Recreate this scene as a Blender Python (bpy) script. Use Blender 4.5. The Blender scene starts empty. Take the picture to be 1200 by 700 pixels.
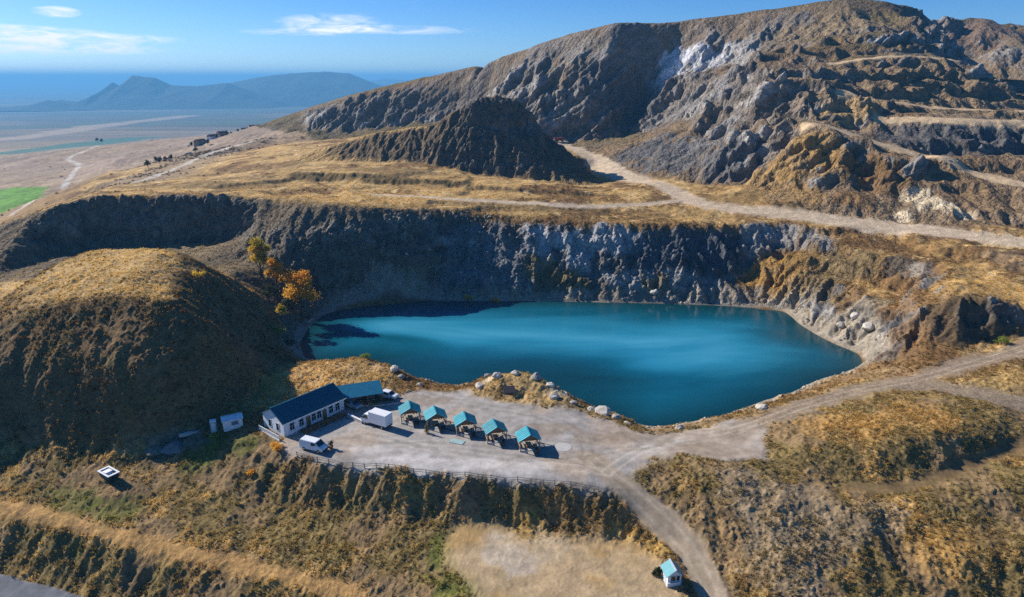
import bpy, bmesh, math, random, time
import numpy as np
from mathutils import Vector, Matrix
from mathutils.geometry import delaunay_2d_cdt

T0 = time.time()
random.seed(7)
RNG = np.random.default_rng(11)
scene = bpy.context.scene
COL = scene.collection

# ---------------------------------------------------------------- camera
CAM_Z = 62.0
FPX = 800.0                      # focal length in pixels of the 1200 px wide photograph
HORIZON = 91.0
PITCH = math.atan((350.0 - HORIZON) / FPX)
cam_data = bpy.data.cameras.new('camera')
cam_data.sensor_width = 36.0
cam_data.lens = 24.0
cam_data.clip_start = 0.5
cam_data.clip_end = 120000.0
cam = bpy.data.objects.new('camera', cam_data)
cam.location = (0, 0, CAM_Z)
cam.rotation_euler = (math.pi / 2 - PITCH, 0, 0)
COL.objects.link(cam)
scene.camera = cam

# ---------------------------------------------------------------- pixel <-> place helpers
SP, CP = math.sin(PITCH), math.cos(PITCH)
def ray(px, py):
    a, b = (px - 600.0) / FPX, -(py - 350.0) / FPX
    return np.array((a, CP + b * SP, -SP + b * CP))
def at_z(px, py, z):
    d = ray(px, py)
    t = (z - CAM_Z) / d[2]
    return (d[0] * t, d[1] * t, z)
def at_y(px, py, y):
    d = ray(px, py)
    t = y / d[1]
    return (d[0] * t, y, CAM_Z + d[2] * t)

# ---------------------------------------------------------------- sky, sun, exposure
SUN_EL = math.radians(31.0)
SUN_BACK = math.radians(28.0)    # the sun stands to the left and a little beyond the scene
sun_dir = Vector((-math.cos(SUN_EL) * math.cos(SUN_BACK), math.cos(SUN_EL) * math.sin(SUN_BACK), math.sin(SUN_EL)))
sd = bpy.data.lights.new('sun', 'SUN')
sd.energy = 5.0
sd.angle = math.radians(0.5)
sd.color = (1.0, 0.94, 0.85)
sun = bpy.data.objects.new('sun', sd)
sun.rotation_euler = (-sun_dir).to_track_quat('-Z', 'Y').to_euler()
COL.objects.link(sun)

world = bpy.data.worlds.new('World')
scene.world = world
world.use_nodes = True
wn, wl = world.node_tree.nodes, world.node_tree.links
wn.clear()
w_out = wn.new('ShaderNodeOutputWorld')
w_bg = wn.new('ShaderNodeBackground')
w_sky = wn.new('ShaderNodeTexSky')
w_sky.sky_type = 'NISHITA'
w_sky.sun_disc = False
w_sky.sun_elevation = SUN_EL
w_sky.sun_rotation = math.atan2(sun_dir.x, sun_dir.y)
w_sky.altitude = 300.0
w_sky.air_density = 0.7
w_sky.dust_density = 0.35
w_sky.ozone_density = 4.5
w_bg.inputs['Strength'].default_value = 0.085
# thin cirrus: stretched noise on the sky dome, over the whole sky
def wnode(t, **kw):
    n = wn.new(t)
    for k, v in kw.items():
        setattr(n, k, v)
    return n
w_tc = wnode('ShaderNodeTexCoord')
w_sep = wnode('ShaderNodeSeparateXYZ')
wl.new(w_tc.outputs['Generated'], w_sep.inputs[0])
def wmath(op, a, b=None, clamp=False):
    n = wnode('ShaderNodeMath', operation=op, use_clamp=clamp)
    for i, v in enumerate((a, b)):
        if v is None:
            continue
        if isinstance(v, (int, float)):
            n.inputs[i].default_value = v
        else:
            wl.new(v, n.inputs[i])
    return n.outputs[0]
w_zz = wmath('ADD', wmath('ABSOLUTE', w_sep.outputs[2]), 0.06)
w_u = wmath('DIVIDE', w_sep.outputs[0], w_zz)
w_v = wmath('DIVIDE', w_sep.outputs[1], w_zz)
w_comb = wnode('ShaderNodeCombineXYZ')
wl.new(w_u, w_comb.inputs[0]); wl.new(w_v, w_comb.inputs[1])
w_map = wnode('ShaderNodeMapping')
w_map.inputs['Location'].default_value = (3.1, 0.4, 0)
w_map.inputs['Scale'].default_value = (0.30, 0.42, 1)
wl.new(w_comb.outputs[0], w_map.inputs[0])
w_n = wnode('ShaderNodeTexNoise')
w_n.inputs['Scale'].default_value = 1.3
w_n.inputs['Detail'].default_value = 9
w_n.inputs['Roughness'].default_value = 0.60
w_n.inputs['Distortion'].default_value = 0.5
wl.new(w_map.outputs[0], w_n.inputs['Vector'])
w_mr = wnode('ShaderNodeMapRange')
w_mr.inputs['From Min'].default_value = 0.62
w_mr.inputs['From Max'].default_value = 0.86
w_mr.inputs['To Max'].default_value = 0.35
wl.new(w_n.outputs['Fac'], w_mr.inputs['Value'])
# long streaks of cirrus low over the plain: (azimuth, elevation) in degrees, half length, half height, strength
w_az = wmath('MULTIPLY', wmath('ARCTAN2', w_sep.outputs[0], w_sep.outputs[1]), 180 / math.pi)
w_el = wmath('MULTIPLY', wmath('ARCSINE', w_sep.outputs[2]), 180 / math.pi)
w_n2 = wnode('ShaderNodeTexNoise')
w_n2.inputs['Scale'].default_value = 1.0; w_n2.inputs['Detail'].default_value = 7; w_n2.inputs['Roughness'].default_value = .62; w_n2.inputs['Distortion'].default_value = .8
w_c2 = wnode('ShaderNodeCombineXYZ')
wl.new(wmath('MULTIPLY', w_az, .38), w_c2.inputs[0]); wl.new(wmath('MULTIPLY', w_el, 1.9), w_c2.inputs[1])
wl.new(w_c2.outputs[0], w_n2.inputs['Vector'])
w_tot = w_mr.outputs[0]
def streak(px, py, dpx, dpy, k):
    d = ray(px, py)
    az = math.degrees(math.atan2(d[0], d[1])); el = math.degrees(math.asin(d[2] / np.linalg.norm(d)))
    u = wmath('DIVIDE', wmath('SUBTRACT', w_az, az), dpx * .065); v = wmath('DIVIDE', wmath('SUBTRACT', w_el, el), dpy * .065)
    g = wmath('SUBTRACT', 1.0, wmath('ADD', wmath('MULTIPLY', u, u), wmath('MULTIPLY', v, v)), True)
    n_ = wmath('MULTIPLY', wmath('SUBTRACT', w_n2.outputs['Fac'], .36), 3.6, True)
    return wmath('MULTIPLY', wmath('MULTIPLY', g, n_), k)
for a_ in ((10, 39, 100, 9, 1.5), (40, 55, 140, 9, 1.1), (150, 46, 60, 6, .9), (66, 14, 24, 6, 1.3), (390, 28, 70, 12, .95), (350, 38, 70, 5, .7), (460, 35, 110, 6, .7), (-250, 20, 160, 10, .8), (-500, 45, 160, 8, .8), (1500, 40, 160, 9, .7), (600, -250, 200, 20, .6)):
    w_tot = wmath('ADD', w_tot, streak(*a_), True)
w_hs = wnode('ShaderNodeHueSaturation')
w_hs.inputs['Saturation'].default_value = 1.25
wl.new(w_sky.outputs[0], w_hs.inputs['Color'])
w_mix = wnode('ShaderNodeMix', data_type='RGBA')
wl.new(w_tot, w_mix.inputs[0])
w_t = wnode('ShaderNodeMix', data_type='RGBA', blend_type='MULTIPLY'); w_t.inputs[0].default_value = 1
wl.new(w_hs.outputs[0], w_t.inputs[6]); w_t.inputs[7].default_value = (0.84, 0.98, 1.14) + (1,)
wl.new(w_t.outputs[2], w_mix.inputs[6])
w_mix.inputs[7].default_value = (9.5, 9.8, 10.2, 1)
wl.new(w_mix.outputs[2], w_bg.inputs['Color'])
wl.new(w_bg.outputs[0], w_out.inputs['Surface'])

vs = scene.view_settings
vs.view_transform = 'Standard'
vs.look = 'None'
vs.exposure = 0.45
vs.gamma = 1.0
vs.use_curve_mapping = False
scene.render.engine = 'CYCLES'
cy = scene.cycles
cy.use_denoising = False
cy.max_bounces = 5
cy.diffuse_bounces = 2
cy.glossy_bounces = 2
cy.transmission_bounces = 3
cy.volume_bounces = 0
cy.transparent_max_bounces = 6
cy.caustics_reflective = False
cy.caustics_refractive = False
cy.sample_clamp_indirect = 4.0

# ---------------------------------------------------------------- noise
def _hash(ix, iy, iz, seed):
    h = (ix.astype(np.uint32) * np.uint32(374761393) + iy.astype(np.uint32) * np.uint32(668265263)
         + iz.astype(np.uint32) * np.uint32(2147483647 ^ 0x5bd1e995) + np.uint32((seed * 974634777) & 0xffffffff))
    h = (h ^ (h >> np.uint32(13))) * np.uint32(1274126177)
    h = (h ^ (h >> np.uint32(16))) * np.uint32(2246822519)
    return h ^ (h >> np.uint32(15))
def vnoise(x, y, z=None, seed=0):
    """smooth value noise in -1..1"""
    x = np.asarray(x, np.float32); y = np.asarray(y, np.float32)
    fx = np.floor(x); fy = np.floor(y)
    ix = fx.astype(np.int32); iy = fy.astype(np.int32)
    tx = x - fx; ty = y - fy
    tx = tx * tx * tx * (tx * (tx * 6 - 15) + 10); ty = ty * ty * ty * (ty * (ty * 6 - 15) + 10)
    def v(a, b, c):
        return _hash(a, b, c, seed).astype(np.float32) * np.float32(1.0 / 4294967295.0)
    if z is None:
        c = np.zeros_like(ix)
        a0 = v(ix, iy, c) * (1 - tx) + v(ix + 1, iy, c) * tx
        a1 = v(ix, iy + 1, c) * (1 - tx) + v(ix + 1, iy + 1, c) * tx
        return (a0 * (1 - ty) + a1 * ty) * 2 - 1
    z = np.asarray(z, np.float32)
    fz = np.floor(z); iz = fz.astype(np.int32); tz = z - fz
    tz = tz * tz * tz * (tz * (tz * 6 - 15) + 10)
    r = 0
    for k, wk in ((0, 1 - tz), (1, tz)):
        c = iz + k
        a0 = v(ix, iy, c) * (1 - tx) + v(ix + 1, iy, c) * tx
        a1 = v(ix, iy + 1, c) * (1 - tx) + v(ix + 1, iy + 1, c) * tx
        r = r + (a0 * (1 - ty) + a1 * ty) * wk
    return r * 2 - 1
def fbm(x, y, f, octv=4, seed=0, gain=0.5, z=None, ridged=False):
    s = 0; a = 1.0; tot = 0
    for o in range(octv):
        c, sn = math.cos(0.7 + o * 1.3), math.sin(0.7 + o * 1.3)
        xr = (x * c - y * sn) * f; yr = (x * sn + y * c) * f
        n = vnoise(xr, yr, None if z is None else z * f, seed + o * 17)
        if ridged:
            n = 1 - 2 * np.abs(n)
        s = s + n * a; tot += a
        a *= gain; f *= 2.03
    return s / tot
def gully(x, y, gx, gy, f, seed):
    """erosion-like waves running down the slope; returns height and derivative"""
    px, py = (x * f).astype(np.float32), (y * f).astype(np.float32)
    gx = gx.astype(np.float32); gy = gy.astype(np.float32)
    fx, fy = np.floor(px), np.floor(py)
    ix, iy = fx.astype(np.int32), fy.astype(np.int32)
    lx, ly = px - fx, py - fy
    # direction across the slope
    dx, dy = -gy, gx
    h = np.zeros_like(px); hx = np.zeros_like(px); hy = np.zeros_like(px); ws = np.zeros_like(px) + 1e-6
    for i in (-1, 0, 1):
        for j in (-1, 0, 1):
            a, b = ix + i, iy + j
            ra = _hash(a, b, np.zeros_like(a), seed).astype(np.float32) / np.float32(4294967295.0)
            rb = _hash(a, b, np.ones_like(a), seed).astype(np.float32) / np.float32(4294967295.0)
            qx = lx - i - .15 - .7 * ra; qy = ly - j - .15 - .7 * rb
            w = np.maximum(1 - (qx * qx + qy * qy) / 1.3, 0) ** 2
            ph = (qx * dx + qy * dy) * np.float32(2 * np.pi)
            c, s = np.cos(ph), np.sin(ph)
            h += c * w; ws += w
            hx += -s * dx * w; hy += -s * dy * w
    return h / ws, hx / ws, hy / ws
def sstep(a, b, x):
    t = np.clip((x - a) / (b - a), 0, 1)
    return t * t * (3 - 2 * t)

# ---------------------------------------------------------------- survey lines of the quarry (picture point + level or depth -> place)
WATER_Z = -5.0
LINES = []          # lists of world points
def L(*pts, dense=True):
    """each point (px, py, z) by level, or (px, py, 0, Y) by depth"""
    out = []
    for p in pts:
        out.append(at_y(p[0], p[1], p[3]) if len(p) == 4 else at_z(*p))
    LINES.append((out, dense))
    return out
def LW(*pts, dense=True):
    LINES.append((list(pts), dense))
SHORE_PX = [(350, 420), (366, 424), (395, 424), (430, 424), (470, 436), (487, 447), (520, 452), (550, 452), (557, 450), (575, 446), (610, 446),
            (640, 452), (656, 462), (666, 474), (690, 473), (718, 484), (742, 496), (770, 501), (800, 497), (860, 485), (895, 470), (925, 463),
            (960, 445), (1000, 434), (1021, 427), (1016, 416), (988, 405), (962, 393), (940, 380), (925, 365), (895, 360), (850, 358), (805, 356),
            (760, 355), (700, 354), (640, 352), (560, 352), (500, 351), (455, 353), (420, 357), (392, 362), (372, 372), (358, 385), (348, 402)]
SHORE = [at_z(px, py, WATER_Z) for px, py in SHORE_PX]

def build_lines():
    sh = SHORE + [SHORE[0]]
    LINES.append((sh, True))
    cx = sum(p[0] for p in SHORE) / len(SHORE); cyy = sum(p[1] for p in SHORE) / len(SHORE)
    LINES.append(([(cx + (p[0] - cx) * .93, cyy + (p[1] - cyy) * .93, -6.2) for p in sh], True))
    LINES.append(([(cx + (p[0] - cx) * .7, cyy + (p[1] - cyy) * .7, -9) for p in sh], True))
    LINES.append(([(cx, cyy, -9)], False))
    # far shore, talus and pit rim
    L((395, 358, -4), (455, 350, -3.8), (560, 348, -4), (640, 348, -4), (760, 350, -4), (850, 353, -4), (900, 356, -3.5))
    L((400, 300, 10), (470, 305, 8), (540, 310, 4), (600, 318, 3), (640, 316, 3), (700, 312, 4), (750, 318, 3), (790, 330, 1), (830, 335, -.5), (880, 325, 1), (910, 315, 3))
    L((300, 272, 16), (335, 274, 16), (380, 280, 15), (430, 279, 15))
    L((60, 243, 23), (100, 232, 25), (150, 229, 25), (200, 228, 25), (260, 229, 25), (290, 236, 23.5), (330, 233, 24), (365, 238, 24), (400, 240, 23.5),
      (480, 245, 20.8), (560, 250, 18), (600, 257, 16.5), (650, 260, 16), (700, 262, 16), (760, 263, 15.8), (800, 262, 15.8), (860, 262, 15.5), (920, 263, 15), (980, 270, 14.5), (1040, 276, 13.5))
    L((75, 292, 10), (110, 287, 10), (150, 285, 10.5), (200, 286, 10), (250, 281, 10.5), (285, 276, 13))
    # west ridge of the pit, running out of the picture
    L((-160, 330, 8), (-80, 292, 13), (0, 264, 17), (60, 243, 23))
    L((-160, 410, 2), (-80, 400, 4), (0, 372, 8), (50, 330, 9), (90, 300, 9), dense=True)
    LW((-175, 178, 8), (-110, 200, 9), (-84, 205, 10), (-75, 198, 7), (-70, 192, 3))
    # hill with the dark near side
    L((-160, 525, -1.5), (-60, 522, -1.5), (0, 517, -1.5), (60, 522, -1.5), (150, 520, -1.5), (195, 512, -1.2), (240, 495, -.5), (285, 470, .5), (305, 447, 1), (325, 428, 1))
    L((-120, 440, 10), (-60, 410, 12.5), (0, 385, 15), (40, 364, 17.8), (100, 350, 19.7), (150, 345, 20.5), (200, 350, 19.7), (240, 372, 16.4), (270, 396, 11.2), (300, 420, 4.8))
    L((-120, 470, 7), (0, 440, 8.8), (100, 425, 10.8), (160, 425, 11.3), (220, 435, 8.8))
    L((-120, 420, 11), (-60, 385, 14.5), (0, 352, 18), (30, 331, 20), (70, 306, 21.5), (110, 291, 22), (150, 288, 22.4), (200, 291, 22), (225, 301, 20), (250, 322, 17), (270, 344, 12.6), (310, 386, 4), (335, 400, -.5))
    L((90, 320, 21.2), (170, 315, 21.6), (215, 325, 19.5))
    LW((-125, 165, 10), (-95, 176, 11), (-80, 182, 9), (-70, 180, 5), (-65, 174, 1.5), (-61, 167, -2))
    # ground round the building and the headland
    L((345, 440, 1.8), (375, 428, 2.2), (400, 421, 2.0), (430, 420, 1.8), (462, 432, .8))
    L((300, 470, .6), (330, 462, .7), (380, 448, .9), (440, 442, 1.3), (470, 444, 0.4))
    L((470, 455, 0), (520, 456, -.3), (548, 456, -.6))
    L((560, 462, 0), (610, 472, 0), (655, 476, 0))                       # behind the picnic huts
    L((564, 444, 1.8), (585, 436, 3.4), (605, 435, 3.6), (628, 438, 3.3), (648, 452, 1.9))  # peninsula top
    L((575, 460, 0.2), (620, 466, .3), (650, 472, 0))
    L((665, 478, 0), (715, 489, -.4), (745, 501, -.6), (770, 506, -.8), (805, 502, -.6), (860, 490, -.2), (900, 480, .6), (930, 470, .8), (965, 455, 1.0), (1000, 446, .8), (1030, 436, .6))
    # the car park and its front bank
    L((250, 505, -.6), (290, 512, -.2), (320, 523, 0), (345, 534, 0), (390, 543, 0), (470, 552, 0), (560, 559, 0), (650, 566, 0), (715, 572, -.2))
    L((330, 500, 0), (450, 490, 0), (560, 500, 0), (650, 520, 0), (700, 540, 0), (800, 515, 0), (860, 515, 0))
    L((420, 520, 0), (560, 535, 0), (650, 545, 0), dense=False)
    L((120, 530, -2.5), (180, 545, -3.8), (230, 562, -4.6), (300, 578, -5), (400, 595, -5.5), (500, 606, -5.6), (600, 614, -6), (700, 624, -6), (765, 640, -6.2))
    L((-60, 540, -2.8), (0, 545, -3.2), (60, 548, -3.3), (120, 556, -4))
    L((-60, 572, -4.6), (0, 582, -5.0), (100, 606, -5.6), (250, 644, -6.4), (420, 688, -7.3), (480, 710, -7.6))
    L((-60, 590, -5), (0, 600, -5.3), (100, 626, -6), (250, 664, -6.9), (400, 704, -7.8))
    L((-60, 635, -9.2), (0, 652, -9.8), (60, 668, -10.3), (130, 690, -10.8), (200, 715, -11.2))
    L((-100, 660, -11), (0, 690, -11.2), (80, 712, -11.5), (200, 760, -12), (400, 830, -12.5))
    L((-100, 760, -11.5), (100, 830, -12), dense=False)
    L((530, 650, -6.1), (560, 630, -6), (660, 640, -6), (760, 655, -6.2), (790, 690, -6.5), (700, 720, -6.6), (560, 720, -6.6), (520, 690, -6.5))
    L((440, 640, -6.3), (500, 660, -6.6), dense=False)
    # track down to the kiosk and the bank right of it
    L((700, 548, -.1), (735, 572, -.9), (765, 598, -2.4), (790, 625, -4.2), (812, 655, -5.7), (832, 695, -6.8), (845, 730, -7.2))
    L((725, 532, .4), (760, 552, .2), (795, 578, -.8), (828, 615, -2.6), (855, 660, -4.8), (880, 720, -6.2))
    L((790, 530, .9), (850, 552, 1.1), (868, 590, -.4), (900, 640, -2.6), (930, 700, -4.6))
    L((900, 522, .6), (915, 560, 0.2), (930, 600, -1.4), (960, 650, -3.8), (1000, 700, -5.8), (1040, 760, -7))
    L((870, 505, .4), (885, 540, .6), dense=False)
    # hummocks on the right
    L((920, 503, 1.8), (960, 490, 2.8), (1010, 478, 3.6), (1070, 470, 4.0), (1110, 478, 3.8), (1150, 492, 3.4), (1178, 504, 2.4))
    L((950, 528, 1.8), (1000, 528, 2.4), (1050, 524, 3.4), (1090, 510, 4.2), (1140, 502, 4.2), (1170, 510, 2.6))
    L((940, 556, -.2), (980, 568, -.7), (1040, 572, -.7), (1090, 562, -.4), (1140, 545, .2), (1180, 527, .8), (1230, 505, 1.5))
    L((950, 585, -.8), (980, 592, -.6), (1040, 590, -.4), (1110, 586, .2), (1170, 570, .9), (1230, 550, 1.2))
    L((960, 625, -3.2), (1020, 640, -3.4), (1080, 640, -3.4), (1140, 625, -2.0), (1230, 600, -.8))
    L((1090, 652, -3.4), (1120, 640, -2.2), (1170, 640, -1.6), (1240, 640, -1.2))
    L((1070, 705, -6.6), (1130, 715, -6.8), (1200, 715, -6.6), (1290, 700, -6))
    L((1000, 800, -8), (1300, 800, -8), dense=False)
    # haul road on the right and its branch
    L((880, 498, .4), (950, 474, 1.3), (1020, 455, 2.2), (1090, 440, 3.0), (1140, 426, 4.0), (1200, 408, 5.4), (1270, 385, 7))
    L((1090, 456, 2.8), (1200, 472, 3.8), (1280, 485, 4.2))
    L((1130, 448, 4.0), (1200, 440, 5.2), dense=False)
    # slopes on the right shore
    L((1035, 418, -1), (1015, 398, -2), (985, 388, -2), (955, 372, -2.5), (935, 358, -2.5))
    L((1050, 398, 3.4), (1030, 372, 4), (1000, 352, 3.5), (965, 335, 4), (935, 320, 5), (915, 300, 8))
    L((1060, 415, 2), (1100, 420, 3.2), (1150, 415, 4), (1200, 400, 5.8), (1260, 375, 8))
    L((1070, 372, 7), (1100, 352, 12), (1140, 350, 12.8), (1180, 356, 12), (1230, 350, 13))
    L((1085, 402, 4.2), (1120, 408, 4), (1160, 402, 4.6), (1200, 392, 6))
    L((1028, 330, 7), (1060, 334, 7.2), (1085, 335, 8))
    L((1032, 300, 11.6), (1060, 292, 13), (1088, 300, 13.2), (1110, 318, 12.8), (1160, 325, 13), (1220, 322, 13.6))
    L((945, 290, 10.5), (1000, 292, 11.2), (1050, 295, 12), (1080, 285, 13.8))
    # bench road on the right rim
    L((760, 240, 17.5), (830, 246, 17.0), (900, 250, 16.6), (1000, 262, 15.6), (1100, 274, 15), (1200, 288, 14.6), (1290, 300, 14.5))
    L((800, 233, 18), (870, 238, 17.8), (930, 246, 17.4), (1000, 252, 17), (1060, 258, 16.6), (1130, 266, 16.4), (1200, 274, 16.2), (1280, 282, 16))
    # spur with the road on top
    L((890, 200, 25), (920, 170, 35.5), (945, 151, 43), (985, 159, 40.7), (1030, 173, 36.6), (1080, 189, 32.5), (1140, 209, 27.8), (1200, 228, 24.2), (1270, 245, 21.2))
    L((955, 143, 44.2), (1000, 150, 42), (1050, 165, 38), (1100, 182, 33.8), (1160, 202, 29.3), (1220, 218, 26.3))
    L((960, 200, 28.5), (1000, 205, 27.5), (1060, 225, 23.5), dense=False)
    # terraces on the right
    L((1030, 168, 38.5), (1060, 178, 36), (1110, 183, 34.5), (1160, 182, 33.8), (1230, 184, 33))
    L((1040, 138, 46), (1080, 139, 46), (1130, 140, 46), (1200, 142, 45.5), (1280, 143, 45))
    L((1000, 112, 0, 310), (1045, 120, 0, 310), (1090, 129, 0, 309), (1150, 131, 0, 310), (1210, 133, 0, 312), (1290, 135, 0, 312))
    L((1000, 115, 0, 319), (1050, 119, 0, 319), (1095, 124, 0, 319), (1150, 127, 0, 321), (1180, 126, 0, 325), (1260, 124, 0, 330))
    L((960, 80, 0, 345), (990, 73, 0, 350), (1040, 67, 0, 352), (1100, 69, 0, 355), (1135, 74, 0, 356), (1155, 88, 0, 358), (1172, 110, 0, 358))
    L((985, 66, 0, 366), (1040, 60, 0, 372), (1100, 66, 0, 376))
    L((970, 62, 0, 372), (1010, 49, 0, 382), (1050, 47, 0, 386), (1085, 50, 0, 392))
    L((895, 140, 0, 305), (950, 143, 45), (985, 146, 0, 296))
    L((890, 96, 0, 322), (930, 98, 0, 318), (975, 100, 0, 316), (998, 105, 0, 314))
    L((905, 86, 0, 332), (945, 82, 0, 338), (975, 76, 0, 345), dense=False)
    L((880, 58, 0, 378), (930, 55, 0, 378), (965, 52, 0, 384))
    # the great face and its skyline
    L((650, 165, 0, 428), (690, 166, 0, 425), (735, 160, 0, 432), (765, 150, 0, 420))
    L((690, 150, 0, 433), (695, 100, 0, 446), (705, 66, 0, 456), (722, 36, 0, 466))
    L((738, 150, 0, 446), (760, 118, 0, 462), (772, 84, 0, 468), (776, 50, 0, 472), (772, 30, 0, 475))
    L((800, 140, 0, 388), (830, 118, 0, 392), (860, 90, 0, 398), (890, 70, 0, 402), (905, 40, 0, 430))
    L((790, 95, 0, 440), (830, 75, 0, 440), (850, 45, 0, 450))
    SKY_PTS = [(300, 152, 0, 720), (330, 141, 0, 690), (360, 126, 0, 660), (425, 106, 0, 620), (480, 93, 0, 585), (500, 89, 0, 575), (550, 75, 0, 550), (600, 59, 0, 525), (650, 43, 0, 500),
               (690, 31, 0, 485), (728, 23, 0, 476), (765, 24, 0, 480), (800, 22, 0, 478), (840, 17, 0, 474), (880, 12, 0, 470), (920, 7, 0, 464), (960, 1, 0, 458), (1000, -3, 0, 452), (1040, 0, 0, 452), (1062, 7, 0, 458), (1080, 20, 0, 465), (1100, 45, 0, 470)]
    s = L(*SKY_PTS)
    LW(*[(p[0] * 1.1, p[1] + 60, p[2] - 14) for p in s])
    LW(*[(p[0] * 1.35, p[1] + 260, p[2] - 80) for p in s[3:]])
    L((380, 168, 0, 540), (450, 160, 0, 500), (510, 150, 0, 470), (560, 150, 0, 450), (600, 158, 0, 436), (650, 160, 0, 434))
    L((365, 150, 0, 584), (400, 150, 0, 572), (430, 149, 0, 562), (480, 146, 0, 547), (530, 141, 0, 534), (570, 135, 0, 522))
    L((368, 135, 0, 592), (395, 122, 0, 584), (430, 112, 0, 574), (480, 103, 0, 560), (530, 100, 0, 547), (575, 103, 0, 533))
    L((500, 97, 0, 560), (530, 97, 0, 556), (560, 99, 0, 545))
    # hill at the far right
    h = L((1070, 22, 0, 560), (1110, 14, 0, 570), (1150, 18, 0, 575), (1200, 30, 0, 580), (1300, 55, 0, 590), (1420, 80, 0, 600))
    LW(*[(p[0] * 1.15, p[1] + 120, p[2] - 45) for p in h])
    L((1085, 60, 0, 470), (1130, 80, 0, 450), (1165, 100, 0, 430), (1200, 110, 0, 420), (1300, 118, 0, 420))
    L((1175, 112, 0, 372), (1200, 112, 0, 360), (1280, 116, 0, 360), dense=False)
    # slope of broken rock in front of the face
    L((742, 166, 0, 392), (790, 151, 0, 352), (830, 152, 0, 340), (870, 156, 0, 326), (900, 158, 0, 312))
    L((700, 188, 0, 345), (730, 197, 0, 325), (770, 207, 0, 305), (820, 217, 0, 288), (860, 217, 0, 280), (885, 212, 0, 272))
    L((665, 172, 0, 415), (700, 172, 0, 395), (730, 172, 0, 385), dense=False)
    # the conical mound and its long tail
    L((345, 186, 0, 335), (400, 166, 0, 336), (440, 155, 0, 337), (480, 149, 0, 338), (505, 146, 0, 337), (535, 128, 0, 335), (560, 112, 0, 334), (580, 110, 0, 334), (605, 114, 0, 335), (622, 130, 0, 337), (640, 155, 0, 340), (662, 182, 0, 345), (690, 200, 0, 340))
    L((345, 188, 0, 322), (420, 189, 0, 316), (500, 191, 0, 314), (560, 205, 0, 308), (620, 211, 0, 304), (680, 217, 0, 300), (715, 213, 0, 312))
    L((545, 150, 0, 326), (600, 150, 0, 326), dense=False)
    L((555, 120, 0, 340), (600, 120, 0, 342), dense=False)
    LW((-108, 360, 26), (-80, 370, 26), (-45, 380, 24), (-10, 390, 25), (20, 395, 25), (40, 380, 24.5))
    # bench between rim and mound: low steps
    L((350, 203, 0, 285), (420, 205, 0, 280), (500, 208, 0, 276), (560, 215, 0, 272), (640, 222, 0, 266), (720, 228, 0, 262))
    L((350, 212, 0, 282), (420, 213, 0, 277), (500, 217, 0, 273), (560, 223, 0, 269), (640, 228, 0, 264), (720, 232, 0, 261))
    L((350, 217, 0, 262), (420, 222, 0, 258), (500, 228, 0, 253), (560, 232, 0, 250), (640, 236, 0, 247), (720, 238, 0, 249))
    L((420, 230, 0, 240), (500, 236, 0, 238), (580, 243, 0, 238), (650, 248, 0, 237), (740, 252, 0, 238), (840, 255, 0, 236))
    L((280, 222, 0, 262), (310, 205, 0, 285), (340, 195, 0, 310), dense=False)
    # hillside falling to the plain on the left
    L((110, 226, 0, 245), (180, 222, 0, 255), (250, 222, 0, 256))
    L((115, 216, 0, 330), (160, 212, 0, 320), (220, 205, 0, 320), (290, 195, 0, 330))
    L((130, 200, 0, 450), (190, 192, 0, 450), (260, 182, 0, 450), (320, 170, 0, 460))
    L((150, 180, 0, 650), (220, 170, 0, 680), (290, 160, 0, 700))
    L((100, 195, 0, 700), (40, 200, 0, 700), (-100, 208, 0, 690), (-400, 230, 0, 640))
    L((90, 215, 0, 560), (60, 242, 0, 495), (0, 258, 0, 450), (-100, 275, 0, 420), (-300, 320, 0, 380))
    L((90, 230, 0, 330), (30, 262, 0, 330), (-80, 295, 0, 300), (-250, 350, 0, 300))
    L((200, 158, 0, 1000), (100, 170, 0, 1000), (-100, 180, 0, 1000), (-500, 190, 0, 1000), (300, 152, 0, 1000))
    # frame of the surveyed area
    LW((-1500, 1600, -58), (-700, 1600, -58), (-300, 1600, -58), (100, 1600, -58), (500, 1600, -58), (1500, 1600, -58), dense=False)
    LW((-1500, 900, -45), (-1500, 500, -30), (-1500, 200, -20), (-600, 150, -12), (-300, 120, 0), (-300, 40, -12), (-60, 20, -13), (60, 20, -9), (300, 40, -6), (320, 120, 4), dense=False)
    LW((1500, 900, -20), (1500, 300, 20), (1000, 500, 60), (900, 800, 0), (700, 200, 12), (420, 220, 14), (420, 300, 32), (480, 340, 46), dense=False)

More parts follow.
